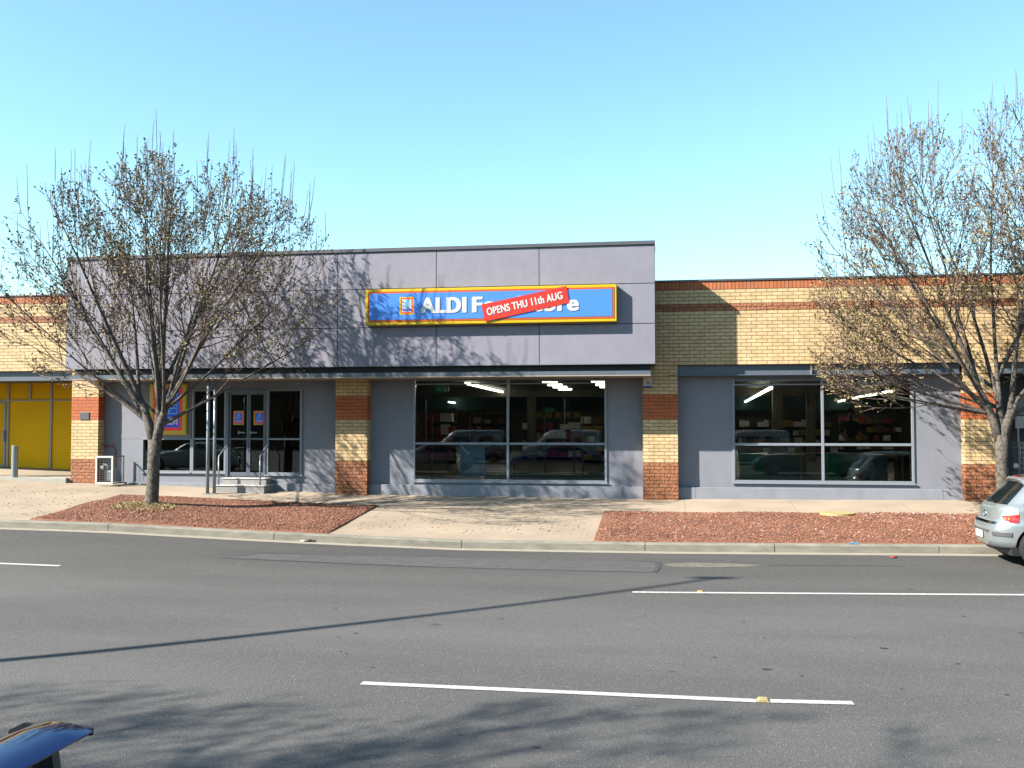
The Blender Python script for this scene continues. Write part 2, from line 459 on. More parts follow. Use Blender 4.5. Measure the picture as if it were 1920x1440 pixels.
# ------------------------------------------------------------------ mesh helpers
class MB:
    def __init__(s):
        s.v = []; s.f = []; s.m = []; s.mats = []
    def mi(s, mat):
        if mat is None:
            return 0
        if mat not in s.mats:
            s.mats.append(mat)
        return s.mats.index(mat)
    def add(s, vs, fs, mat=None):
        o = len(s.v); k = s.mi(mat)
        s.v += [tuple(v) for v in vs]
        s.f += [tuple(i + o for i in f) for f in fs]
        s.m += [k] * len(fs)
        return s
    def box(s, x0, x1, y0, y1, z0, z1, mat=None):
        vs = [(x, y, z) for x in (x0, x1) for y in (y0, y1) for z in (z0, z1)]
        return s.add(vs, [(0, 1, 3, 2), (4, 6, 7, 5), (0, 4, 5, 1), (2, 3, 7, 6), (0, 2, 6, 4), (1, 5, 7, 3)], mat)
    def tube(s, pts, rs, n=8, cap=True, mat=None):
        pts = [Vector(p) for p in pts]
        if not hasattr(rs, '__len__'):
            rs = [rs] * len(pts)
        vs = []; fs = []
        ref = None
        for i, p in enumerate(pts):
            d = (pts[min(i + 1, len(pts) - 1)] - pts[max(i - 1, 0)])
            d = d.normalized() if d.length > 1e-9 else Vector((0, 0, 1))
            if ref is None:
                ref = d.orthogonal().normalized()
            a = (ref - d * ref.dot(d))
            a = a.normalized() if a.length > 1e-6 else d.orthogonal().normalized()
            ref = a
            b = d.cross(a)
            for k in range(n):
                t = 2 * math.pi * k / n
                vs.append(p + (a * math.cos(t) + b * math.sin(t)) * rs[i])
        for i in range(len(pts) - 1):
            for k in range(n):
                fs.append((i * n + k, i * n + (k + 1) % n, (i + 1) * n + (k + 1) % n, (i + 1) * n + k))
        if cap:
            fs.append(tuple(range(n))[::-1]); fs.append(tuple((len(pts) - 1) * n + k for k in range(n)))
        return s.add(vs, fs, mat)
    def prism(s, poly, y0, y1, mat=None):
        """polygon in XZ extruded from y0 (front) to y1"""
        n = len(poly)
        vs = [(p[0], y0, p[1]) for p in poly] + [(p[0], y1, p[1]) for p in poly]
        fs = [tuple(range(n)), tuple(range(n, 2 * n))[::-1]] + [((i + 1) % n, i, i + n, (i + 1) % n + n) for i in range(n)]
        return s.add(vs, fs, mat)
    def build(s, name, mat=None, parent=None, smooth=False, bevel=0, origin=None):
        if origin is None:
            origin = root_of(parent).location if parent else Vector((0, 0, 0))
        me = bpy.data.meshes.new(name)
        o3 = origin
        me.from_pydata([(v[0] - o3[0], v[1] - o3[1], v[2] - o3[2]) for v in s.v], [], s.f)
        if mat:
            me.materials.append(MATS[mat])
        else:
            for q in s.mats:
                me.materials.append(MATS[q])
            me.polygons.foreach_set('material_index', s.m)
        bm = bmesh.new(); bm.from_mesh(me)
        if len(bm.verts) < 60000:
            bmesh.ops.recalc_face_normals(bm, faces=bm.faces)
        bm.to_mesh(me); bm.free()
        if smooth:
            me.polygons.foreach_set('use_smooth', [True] * len(me.polygons))
        o = bpy.data.objects.new(name, me)
        COL.objects.link(o)
        if parent:
            o.parent = parent
        else:
            o.location = origin
        if bevel:
            bv = o.modifiers.new('bevel', 'BEVEL'); bv.width = bevel; bv.segments = 2; bv.limit_method = 'ANGLE'
            if smooth:
                pass
        return o
def root_of(o):
    while o.parent:
        o = o.parent
    return o
def thing(name, label, cat, loc, group=None):
    o = bpy.data.objects.new(name, None)
    o.empty_display_size = .2
    o.location = loc
    COL.objects.link(o)
    return tag(o, label, cat, group)
def tag(o, label, cat, group=None, kind=None):
    o['label'] = label; o['category'] = cat
    if group: o['group'] = group
    if kind: o['kind'] = kind
    return o
def struct(o):
    o['kind'] = 'structure'
    return o
def stuff(o, label, cat):
    return tag(o, label, cat, kind='stuff')
def text_mesh(txt, offset=0.0, shear=0, spacing=1.0):
    """returns (verts2d, faces) of a filled, slightly thick text"""
    cu = bpy.data.curves.new('lettering', 'FONT')
    cu.body = txt; cu.size = 1; cu.offset = offset; cu.space_character = spacing
    cu.extrude = .02; cu.shear = shear
    o = bpy.data.objects.new('lettering', cu)
    COL.objects.link(o)
    bpy.context.view_layer.update()
    me = bpy.data.meshes.new_from_object(o.evaluated_get(bpy.context.evaluated_depsgraph_get()))
    vs = [tuple(v.co) for v in me.vertices]; fs = [tuple(p.vertices) for p in me.polygons]
    bpy.data.objects.remove(o); bpy.data.meshes.remove(me)
    return vs, fs
def put_text(mb, txt, x0, x1, z0, z1, Y, mat, offset=.03, ang=0, thick=.012, capref=None, spacing=1.0, bold=.035):
    """fit the text into the rectangle x0..x1, cap height z0..z1 on plane Y, turned by ang about (x0,z0)"""
    vs, fs = text_mesh(txt, offset, spacing=spacing)
    cv, _ = text_mesh(capref or 'I', offset)
    ca = min(v[1] for v in cv); cb = max(v[1] for v in cv)
    xa = min(v[0] for v in vs); xb = max(v[0] for v in vs)
    sx = (x1 - x0) / (xb - xa); sz = (z1 - z0) / (cb - ca)
    c, s_ = math.cos(ang), math.sin(ang)
    out = []
    for v in vs:
        a = (v[0] - xa) * sx; b = (v[1] - ca) * sz
        out.append((x0 + a * c - b * s_, Y - (v[2] / .02) * thick, z0 + a * s_ + b * c))
    mb.add(out, fs, mat)
    if bold:
        e = bold * (x1 - x0) / (xb - xa)
        for k, (q, h_) in enumerate(((-1, 0), (-.5, .35), (.5, -.35), (1, 0), (-.75, -.3), (.75, .3))):
            mb.add([(v[0] + q * e * c, v[1] - .0006 * (k + 1), v[2] + q * e * s_ + h_ * e * .6) for v in out], fs, mat)

# ------------------------------------------------------------------ setting: ground, road, kerb, verge
def sheet(name, xs, ys, fz, mat):
    mb = MB(); nx, ny = len(xs), len(ys)
    vs = [(x, y, fz(x, y)) for y in ys for x in xs]
    fs = [(j * nx + i, j * nx + i + 1, (j + 1) * nx + i + 1, (j + 1) * nx + i) for j in range(ny - 1) for i in range(nx - 1)]
    mb.add(vs, fs)
    return struct(mb.build(name, mat, smooth=True))
def lin(a, b, n):
    return [a + (b - a) * i / (n - 1) for i in range(n)]
sheet('ground', [-900, -60, 60, 900], [-900, -60, 60, 1500], lambda x, y: -.95, 'soil')
xs = sorted(set([-120, -60, 60, 120] + [round(v, 2) for v in lin(-40, 40, 81)]))
sheet('road', xs, [-3, 6, 11] + lin(11.5, 18.28, 15), road_z, 'asphalt')
sheet('car_park', [-120, -40, 40, 120], [-60, -30, -3.01], lambda x, y: -.60, 'asphalt')
# gutter and kerb
sheet('gutter', xs, [18.28, 18.45, 18.602], lambda x, y: prof(x, ZK) - .145 + (.004 if y < 18.4 else .0), 'gutter_concrete')
joints = [X(p, 18.6) for p in (-140, 205, 515, 865, 1208, 1450, 1757)] + [9, 11.4, 13.8, 16.2]
joints = [-120, -60, -40, -34, -31, -28, -25.4, -22.8, -20.2] + [joints[0]] + joints[1:] + [20, 40, 60, 120]
mb = MB()
for a, b in zip(joints[:-1], joints[1:]):
    g = .007
    nseg = max(1, int((b - a) / 1.0))
    q = lin(a + g, b - g, nseg + 1)
    sec = [(18.60, -.25), (18.603, -.025), (18.615, -.006), (18.635, 0), (18.77, .004), (18.77, -.25)]
    vs = [(x, y, prof(x, ZK) + z) for x in q for (y, z) in sec]
    k = len(sec)
    fs = [(i * k + j, (i + 1) * k + j, (i + 1) * k + (j + 1) % k, i * k + (j + 1) % k) for i in range(len(q) - 1) for j in range(k)]
    fs += [tuple(range(k)), tuple((len(q) - 1) * k + j for j in range(k))[::-1]]
    mb.add(vs, fs)
struct(mb.build('kerb', 'kerb_concrete'))
def vz(off):
    return lambda x, y: verge_z(x, y) + off
sheet('verge', xs, lin(18.765, 26, 14), vz(0), 'pavers')
sheet('footpath', [v for v in xs if v >= -6] , lin(22.02, 24.2, 4), vz(.005), 'path_concrete')
sheet('footpath_by_shop', [v for v in xs if -13 <= v <= -6.6] + [-6.001], lin(22.30, 24.2, 4), vz(.005), 'path_concrete')

# gravel beds
rng = np.random.default_rng(5)
def bed(x0, x1, y0, y1):
    def f(x, y):
        d = min(x - x0, x1 - x, y - y0, y1 - y)
        return verge_z(x, y) + (-.01 if d < .001 else .02 + .13 * math.exp(-(((x + 11.1) / 1.3) ** 2 + ((y - 20.1) / .8) ** 2)) + .035 * min(1, d / .5) + .012 * math.sin(x * 2.3) * math.sin(y * 3.1))
    q = [x0, x0 + .02] + lin(x0 + .3, x1 - .3, max(4, int((x1 - x0) / .4))) + [x1 - .02, x1]
    w = [y0, y0 + .02] + lin(y0 + .25, y1 - .25, 9) + [y1 - .02, y1]
    sheet('gravel_bed', q, w, f, 'gravel_base')
    return f
BEDS = [(-13.1, -6.6, 18.775, 22.18), (-1.40, 22, 18.775, 22.0)]
fb = [bed(*b) for b in BEDS]
def stones(name, label, n, mats, smin, smax, region, zf, flat=.6):
    xs_ = rng.uniform(region[0], region[1], n); ys_ = rng.uniform(region[2], region[3], n)
    base = np.array([(1, 0, 0), (-1, 0, 0), (0, 1, 0), (0, -1, 0), (0, 0, 1), (0, 0, -1)], float)
    tri = np.array([(0, 2, 4), (2, 1, 4), (1, 3, 4), (3, 0, 4), (2, 0, 5), (1, 2, 5), (3, 1, 5), (0, 3, 5)])
    V = []; Fc = []
    for i in range(n):
        s_ = rng.uniform(smin, smax)
        b = base * (s_ * rng.uniform(.6, 1.3, (6, 1))) + rng.uniform(-.25, .25, (6, 3)) * s_
        a = rng.uniform(0, 6.28)
        R = np.array([(math.cos(a), -math.sin(a), 0), (math.sin(a), math.cos(a), 0), (0, 0, flat)])
        p = b @ R.T + np.array([xs_[i], ys_[i], zf(xs_[i], ys_[i]) + s_ * .2])
        V.append(p); Fc.append(tri + 6 * i)
    V = np.concatenate(V); Fc = np.concatenate(Fc)
    me = bpy.data.meshes.new(name)
    me.from_pydata(V.tolist(), [], Fc.tolist())
    for q in mats:
        me.materials.append(MATS[q])
    mi = np.repeat(rng.integers(0, len(mats), n), 8)
    me.polygons.foreach_set('material_index', mi)
    o = bpy.data.objects.new(name, me); COL.objects.link(o)
    return stuff(o, label, 'gravel')
plain('gravel_stone_dark', (.22, .085, .05), .9, noise=.4, scale=5)
plain('gravel_stone_pale', (.46, .22, .13), .9, noise=.3, scale=5)
GM = ['gravel_stone', 'gravel_stone_dark', 'gravel_stone', 'gravel_stone_pale']
stones('gravel', 'crushed red brick gravel filling the bed round the left tree', 15000, GM, .010, .028, (-13.05, -6.63, 18.8, 22.15), fb[0])
stones('gravel', 'crushed red brick gravel filling the bed right of the paved crossing', 17000, GM, .010, .028, (-1.37, 7.5, 18.8, 21.97), fb[1])
stones('white_pebbles', 'small white pebbles scattered over the left red gravel bed', 80, ['bright_litter'], .009, .019, (-13.0, -6.7, 18.9, 22.1), lambda x, y: fb[0](x, y) + .01)
stones('white_pebbles', 'small white pebbles scattered over the right red gravel bed', 150, ['bright_litter'], .009, .020, (-1.3, 7.2, 18.9, 21.9), lambda x, y: fb[1](x, y) + .01)
o = stones('white_pebbles', 'dense scatter of white pebbles on the right bed near the silver car', 110, ['bright_litter'], .009, .019, (4.2, 7.2, 20.9, 21.9), lambda x, y: fb[1](x, y) + .01)
o = stones('leaf_crumbs', 'dark crumbs of fallen leaf scattered on the paved crossing', 260, ['leaf_litter'], .010, .024, (-6.4, -1.5, 19.3, 21.9), lambda x, y: verge_z(x, y), .3); o['category'] = 'leaf litter'
o = stones('leaf_crumbs', 'dark crumbs of fallen leaf scattered on the paving at left', 190, ['leaf_litter'], .010, .026, (-17, -13.3, 19.2, 22.8), lambda x, y: verge_z(x, y), .3); o['category'] = 'leaf litter'
# dry grass mound at the left tree
TREE1 = Vector((-11.12, 20.12, -.07))
mb = MB()
for i in range(1500):
    a = rng.uniform(0, 6.28); r = .75 * math.sqrt(rng.uniform(0, 1))
    x = TREE1.x - .1 + r * math.cos(a); y = TREE1.y - .2 + r * .6 * math.sin(a)
    z = fb[0](x, y) + .06 * (1 - r)
    h = rng.uniform(.012, .035); t = rng.uniform(0, 6.28); dx, dy = .012 * math.cos(t), .012 * math.sin(t)
    lx, ly = rng.uniform(-.04, .04, 2)
    mb.add([(x - dx, y - dy, z), (x + dx, y + dy, z), (x + lx, y + ly, z + h)], [(0, 1, 2)])
stuff(mb.build('dry_grass', 'dry_grass'), 'dry yellow grass round the foot of the left tree', 'grass')

# painted lines on the road
def strip(name, p0, p1, w, lift=.006, mat='line_white', n=12):
    a = cast(*p0); b = cast(*p1)
    d = (b - a); d.z = 0; L_ = d.length; d.normalize(); q = Vector((-d.y, d.x, 0)) * w / 2
    vs = []
    for i in range(n + 1):
        c = a.lerp(b, i / n)
        for s_ in (-1, 1):
            P = c + q * s_
            vs.append((P.x, P.y, road_z(P.x, P.y) + lift))
    mb = MB().add(vs, [(2 * i, 2 * i + 1, 2 * i + 3, 2 * i + 2) for i in range(n)])
    return struct(mb.build(name, mat))
strip('lane_line', (1186, 1111), (2100, 1117), .11)
strip('lane_line', (678, 1282), (1418, 1315), .11)
strip('lane_line', (1436, 1315.5), (1600, 1319.5), .11)
strip('lane_line', (-120, 1053), (112, 1061.5), .11)
# old resurfacing patch, tar joint
def patch(name, pts, mat, lift):
    P = [cast(*p) for p in pts]
    vs = [(p.x, p.y, road_z(p.x, p.y) + lift) for p in P]
    return struct(MB().add(vs, [tuple(range(len(vs)))]).build(name, mat))
plain('asphalt_patch', (.118, .117, .121), .9, noise=.2, scale=5, bump=.3, bscale=60, spec=.3)
patch('road_patch', [(410, 1046), (500, 1038), (640, 1042), (860, 1047), (1232, 1054), (1229, 1073), (1060, 1071), (860, 1065), (640, 1056)], 'asphalt_patch', .003)
patch('tar_seam', [(1228, 1054), (1240, 1055), (1238, 1066), (1232, 1074), (1222, 1073), (1230, 1064)], 'patch_tar', .007)
plain('worn_patch', (.20, .185, .15), .9, noise=.35, scale=8, bump=.6)
patch('worn_patch', [(1243, 1058), (1290, 1055.5), (1360, 1056), (1430, 1060), (1400, 1063), (1330, 1064), (1260, 1063)], 'worn_patch', .003)
for a, b in (((430, 1045), (500, 1037.5)), ((500, 1037.5), (1230, 1053.5)), ((640, 1057), (1222, 1073.5)), ((410, 1046.5), (640, 1057)), ((1440, 1060), (1700, 1062))):
    strip('tar_seam', a, b, .022, .006, 'patch_tar')
for (px, py, lab) in ((1313, 1110.5, 'small cream road stud sitting on the far white line'), (1431, 1315, 'small cream road stud in the gap of the near white line')):
    c = cast(px, py)
    k = 1 if py > 1200 else .8
    mb = MB()
    sec = [(-.055 * k, 0), (-.035 * k, .022 * k), (.035 * k, .022 * k), (.055 * k, 0)]
    vs = [(c.x + x, c.y + y, c.z + .004 + z) for y in (-.05 * k, .05 * k) for (x, z) in sec]
    mb.add(vs, [(0, 1, 2, 3), (7, 6, 5, 4), (0, 4, 5, 1), (1, 5, 6, 2), (2, 6, 7, 3), (3, 7, 4, 0)])
    tag(mb.build('road_stud', 'marker_yellow'), lab, 'road stud', 'road studs on the white lines')

# small oil and gum stains on the road
plain('oil_stain', (.045, .045, .05), .6, noise=.2)
mb = MB(); rs_ = random.Random(3)
for (px, py, w_) in ((1438, 1255.5, 20), (1503, 1268, 8), (1657, 1216, 15), (1690, 1292, 8), (1796, 1245, 10), (1433, 1197, 8), (1807, 1156, 9), (1209, 1154, 6), (1394, 1167, 8), (635, 1195, 8), (630, 1141, 8), (668, 1188, 9), (638, 1222, 8), (650, 1226, 6), (1888, 1303, 10), (755, 1386, 8), (862, 1378, 12), (1005, 1402, 16), (1340, 1233, 8), (698, 1252, 8), (420, 1148, 6), (980, 1290, 7)):
    c = cast(px, py); r0 = w_ / 2 / 1850 * c.y * 1.05; n_ = 12
    vs = [(c.x + r0 * rs_.uniform(.7, 1.1) * math.cos(2 * math.pi * i / n_), c.y + r0 * .8 * rs_.uniform(.6, 1.1) * math.sin(2 * math.pi * i / n_)) for i in range(n_)]
    mb.add([(x, y, road_z(x, y) + .003) for x, y in vs], [tuple(range(n_))])
struct(mb.build('road_stains', 'oil_stain'))
# litter
def crumple(name, mat, px, py, f, s, label, seed, cat='litter'):
    c = cast(px, py, f); r = random.Random(seed); bm = bmesh.new()
    bmesh.ops.create_icosphere(bm, subdivisions=2, radius=s)
    for v in bm.verts:
        v.co *= r.uniform(.6, 1.25); v.co.z = max(-.2 * s, v.co.z * .45); v.co.x *= 1.5
        v.co += c + Vector((0, 0, .2 * s + .01))
    mb = MB().add([v.co[:] for v in bm.verts], [tuple(v.index for v in f_.verts) for f_ in bm.faces])
    bm.free()
    return tag(mb.build(name, mat), label, cat)
crumple('litter', 'blue_litter', 1601, 1021, lambda x, y: verge_z(x, y), .055, 'crumpled pale blue wrapper lying on the kerb', 3)
crumple('litter', 'red_litter', 1675, 1046.5, road_z, .04, 'scrap of red litter on the asphalt below the kerb', 4)
crumple('litter', 'leaf_litter', 582, 1016, road_z, .06, 'dark clump of rubbish in the gutter below the paved crossing', 5)
crumple('litter', 'bright_litter', 568, 1016, road_z, .04, 'white scrap beside the dark clump in the gutter', 6)
c = cast(1570, 968, verge_z)
mb = MB(); mb.tube([(c.x, c.y, c.z), (c.x, c.y, c.z + .075)], .36, 20)
lid = mb.build('valve_cover', 'lid_yellow'); tag(lid, 'round yellowish valve cover flush in the red gravel bed', 'valve cover')

# ------------------------------------------------------------------ the shop building
D = 23.70; W = D + .28; B = D - 1.06; BW = 24.9
bld = thing('shop_building', 'single storey shop in yellow and red brick with a tall grey panelled front', 'building', (-4, 30, 0))
def zb(x):
    return prof(x, ZF) - .15
RX = 14.5; LX = -34.0
PIL = [(X(134, D), X(184, D)), (X(629, D), X(688.5, D)), (X(1205.3, D), X(1270.9, D)), (X(1808.6, D), X(1870.5, D)), (-24.2, -23.4)]
for i, (a, b) in enumerate(PIL):
    x0 = a
    pil = MB().box(a, b, D, W + .1, .5, 3.21).build('pillar', 'yellow_brick', bld)
    MB().box(a - .001, b + .001, D - .004, W + .09, zb(a), .90).build('brick_base', 'red_rock_brick', pil)
    MB().box(a - .003, b + .003, D - .003, W + .09, 1.92, 2.52).build('brick_band', 'red_band_brick', pil)
MB().box(PIL[2][0], X(1251, D), D + .002, W + .1, 2.93, 3.205).build('brick_corbel', 'red_band_brick', bld)
# parapet
for (a, b) in ((LX, PIL[0][0] + .4), (PIL[2][0], RX)):
    par = MB().box(a, b, D, D + .35, 3.21, 5.1).build('parapet', 'yellow_brick_parapet', bld)
    MB().box(a, b, D - .006, D + .35, 4.485, 4.655).build('brick_band', 'red_rock_brick_parapet', par)
    MB().box(a, b, D - .004, D + .35, 4.99, 5.185).build('soldier_course', 'red_soldier_brick', par)
    MB().box(a, b, D - .03, D + .40, 5.187, 5.235).build('coping', 'coping_metal', par, bevel=.008)
zg = 3.21
# grey rendered walls with openings
def wall_with_holes(mb, x0, x1, z0, z1, y0, y1, holes):
    xs_ = sorted(set([x0, x1] + [h[0] for h in holes] + [h[1] for h in holes]))
    for a, b in zip(xs_[:-1], xs_[1:]):
        hs = sorted([(h[2], h[3]) for h in holes if h[0] <= a + 1e-6 and h[1] >= b - 1e-6])
        z = z0
        for lo, hi in hs:
            if lo > z: mb.box(a, b, y0, y1, z, lo)
            z = hi
        if z1 > z: mb.box(a, b, y0, y1, z, z1)
def zW(py, px=960):
    return at(px, py, W).z
W1 = (X(774.5, W), X(1138, W), at(950, 904.5, W).z, at(950, 711, W).z)
W2 = (X(1373, W), X(1713.5, W), at(1540, 906.5, W).z, at(1540, 711, W).z)
ENT = (X(267, W), X(567.5, W), .42, at(500, 731, W).z)
mb = MB()
wall_with_holes(mb, PIL[0][1] - .1, PIL[1][0] + .1, -.1, zg, W, W + .2, [(ENT[0], ENT[1], at(400, 886, W).z, ENT[3])])
wall_with_holes(mb, PIL[1][1] - .1, PIL[2][0] + .1, -.1, zg, W, W + .2, [W1])
wall_with_holes(mb, PIL[2][1] - .1, PIL[3][0] + .1, -.1, zg, W, W + .2, [W2])
MB.build(mb, 'rendered_wall', 'grey_render', bld)
# plinth with a projecting ledge
pz = at(1300, 914, W - .1).z
mb = MB()
for a, b in ((PIL[0][1] + .002, PIL[1][0] - .002), (PIL[1][1] + .002, PIL[2][0] - .002), (PIL[2][1] + .002, PIL[3][0] - .002)):
    q = [a] + [x for x in (X(265, W), X(700, W), X(1168, W), X(1303, W), X(1765, W), X(596, W)) if a < x < b] + [b]
    q.sort()
    for u, v in zip(q[:-1], q[1:]):
        mb.box(u + .002, v - .002, W - .11, W - .002, -.1, pz)
mb.build('plinth', 'plinth_render', bld, bevel=.006)
# I-beams over the openings (left shop, right bay)
def beam(a, b, nm_='steel_beam'):
    bb = MB().box(a, b, D + .10, D + .16, 2.97, 3.205).box(a, b, D + .0, D + .3, 2.955, 2.972)
    return bb.build(nm_, 'grey_steel', bld)
beam(X(1251.5, D), X(1803, D)); beam(PIL[3][1] - .6, RX); beam(LX, PIL[0][0] - .01)
for q_ in (X(1523, D), X(1868, D) + .03): MB().box(q_ - .012, q_ + .012, D + .03, D + .099, 2.974, 3.205).build('beam_stiffener', 'light_alu', bld)
# roof and shell behind
shell = MB()
shell.box(LX, RX, D + .35, 60, 3.9, 4.0)
shell.build('roof', 'far_roof', bld)
MB().box(LX, LX + .2, D + .35, 60, -.3, 3.9).box(RX - .2, RX, D + .35, 60, -.3, 3.9).box(LX, RX, 60, 60.2, -.3, 3.9).build('outer_wall', 'yellow_brick', bld)
# grey fascia box
BL, BR = X(123.5, B, 640), X(1228.3, B, 650)
bz0 = at(900, 684.3, B).z; bz1 = at(1224, 457.8, B).z; bzt = bz1 + .085
s1 = (at(602, 545.2, B).z + at(1225, 529.75, B).z) / 2; s2 = (at(602, 616.6, B).z + at(1226, 605.3, B).z) / 2
fas = MB().box(BL + .01, BR - .01, B + .03, D - .003, bz0 + .01, bz1 - .01).build('fascia_box', 'panel_joint', bld)
for q_ in (BR - .012, BL): MB().box(q_, q_ + .012, B + .028, D - .004, bz0 + .003, bz1).build('side_cladding', 'coping_metal', fas)
px_ = [124, 280, 456.5, 633, 818, 1011, 1228.3]
vx = [BL] + [X(p, B, 570) for p in px_[1:-1]] + [BR]
zr = [bz0, s2, s1, bz1]
for i in range(len(vx) - 1):
    for j in range(3):
        MB().box(vx[i] + (.008 if i else 0), vx[i + 1] - (.008 if i < len(vx) - 2 else 0), B, B + .025, zr[j] + (.008 if j else 0), zr[j + 1] - .008).build('cladding_panel', 'grey_panel', fas, bevel=.003)
MB().box(BL - .02, BR + .01, B - .035, D + .02, bz1 - .002, bzt).build('coping', 'coping_metal', fas, bevel=.008)
MB().box(BL + .01, BR - .02, D + .3, D + .42, 3.2, bz1).build('backing_wall', 'far_brick', fas)
MB().box(BL, BR, B + .002, B + .02, bz0 - .012, bz0 - .001).build('drip_edge', 'light_alu', fas)
# canopy beneath the box
CR = X(1221, B + .2)
CZ = at(1221, 704.2, B + .12).z
can = MB().box(BL + .05, CR, B + .32, B + .38, CZ + .02, bz0 + .02).box(BL, CR + .05, B + .2, D, bz0 + .0, bz0 + .008).build('canopy_beam', 'dark_steel', bld)
MB().box(BL + .05, CR, B + .10, B + .31, CZ + .022, CZ + .115).build('canopy_fascia', 'grey_steel', can)
MB().box(BL + .05, CR, B + .10, W - .002, CZ, CZ + .02).build('soffit', 'soffit', can)
for p in (718, 925, 1137):
    x = X(p, 23); MB().tube([(x, 23.0, CZ - .004), (x, 23.0, CZ)], .07, 16).build('downlight', 'dark_plastic', can)
MB().box(CR, CR + .10, B + .5, B + .56, CZ + .0, CZ + .03).build('gutter_spout', 'light_alu', can)
# window frames
def window(x0, x1, z0, z1, vmul, hmul, y=W, parent=bld, fw=.055, mat='light_alu', panes=None, glass='window_glass', sill=True):
    fr = MB()
    d0, d1 = y - .03, y + .06
    fr.box(x0, x0 + fw, d0, d1, z0, z1); fr.box(x1 - fw, x1, d0, d1, z0, z1)
    fr.box(x0 + fw, x1 - fw, d0 + .001, d1, z0, z0 + fw + .01); fr.box(x0 + fw, x1 - fw, d0 + .001, d1, z1 - fw * .5, z1)
    for v in vmul: fr.box(v - .03, v + .03, d0 + .003, d1 - .004, z0 + fw + .01, z1 - fw * .5)
    for h, t in hmul:
        vs_ = [x0 + fw] + [q for v in vmul for q in (v - .03, v + .03)] + [x1 - fw]
        for k in range(0, len(vs_), 2):
            fr.box(vs_[k], vs_[k + 1], d0 + .008, d1 - .006, h - t / 2, h + t / 2)
    f = fr.build('window', mat, parent, bevel=.004)
    ve = [x0 + fw] + list(vmul) + [x1 - fw]
    for a, b in zip(ve[:-1], ve[1:]):
        MB().box(a + .01, b - .01, y + .018, y + .026, z0 + fw, z1 - fw * .4).build('pane', glass, f)
    if sill:
        MB().box(x0 - .03, x1 + .03, d0 - .025, d0 + .0, z0 - .02, z0 + .012).build('window_sill', mat, f, bevel=.004)
    return f
zt2 = at(1540, 833.5, W).z; zh = at(1540, 720.5, W).z
window(W1[0], W1[1], W1[2], W1[3], [X(952.3, W)], [(at(950, 831.9, W).z, .055), (at(950, 719.3, W).z, .03)])
window(W2[0], W2[1], W2[2], W2[3], [X(1542.3, W)], [(zt2, .06), (zh, .03)])
# entrance glazing
ex = lambda p: X(p, W, 820)
ez0 = at(400, 887, W).z; ez1 = at(500, 731, W).z; ezt = at(430, 823, W).z
eb = MB().box(X(225, W), ex(358.5), W - .004, W + .03, ezt + .0, ez1 + .05).build('entrance_panel', 'grey_render', bld)
window(ENT[0], ex(360.5), ez0, ezt, [], [], fw=.045)
window(ex(360.5), ex(424), ez0, ez1, [], [(ezt, .045)], fw=.045)
window(ex(499.5), ex(567), at(530, 891, W).z, ez1, [], [(ezt, .045)], fw=.06)
dz0 = at(465, 893, W).z
dr_ = MB().box(ex(424), ex(429.5), W - .05, W + .06, dz0, ez1).box(ex(497.5), ex(499.5), W - .05, W + .06, dz0, ez1).box(ex(429.5), ex(497.5), W - .05, W + .06, ez1 - .06, ez1).build('door_frame', 'grey_steel', bld, bevel=.004)
for (a, b, hx) in ((430, 466, 1), (466.6, 497.3, 0)):
    xa, xb = ex(a), ex(b); st = .045
    dd = MB().box(xa, xa + st, W - .02, W + .03, dz0 + .01, ez1 - .06).box(xb - st, xb, W - .02, W + .03, dz0 + .01, ez1 - .06).box(xa + st, xb - st, W - .019, W + .03, dz0 + .01, dz0 + .1).box(xa + st, xb - st, W - .019, W + .03, ez1 - .12, ez1 - .06).box(xa + st, xb - st, W - .016, W + .026, ezt - .02, ezt + .025)
    do = dd.build('door', 'dark_steel' if 0 else 'grey_steel', bld, bevel=.003)
    MB().box(xa + st - .005, xb - st + .005, W + .001, W + .008, dz0 + .1, ez1 - .12).build('pane', 'window_glass', do)
    zh_ = at(460, 811, W).z
    x2 = xb - .07 - .17 if hx else xa + .07
    MB().tube([(x2, W - .06, zh_), (x2 + .17, W - .06, zh_)], .018, 8).box(x2 - .02, x2 + .01, W - .065, W - .02, zh_ - .04, zh_ + .04).build('handle', 'light_alu', do)
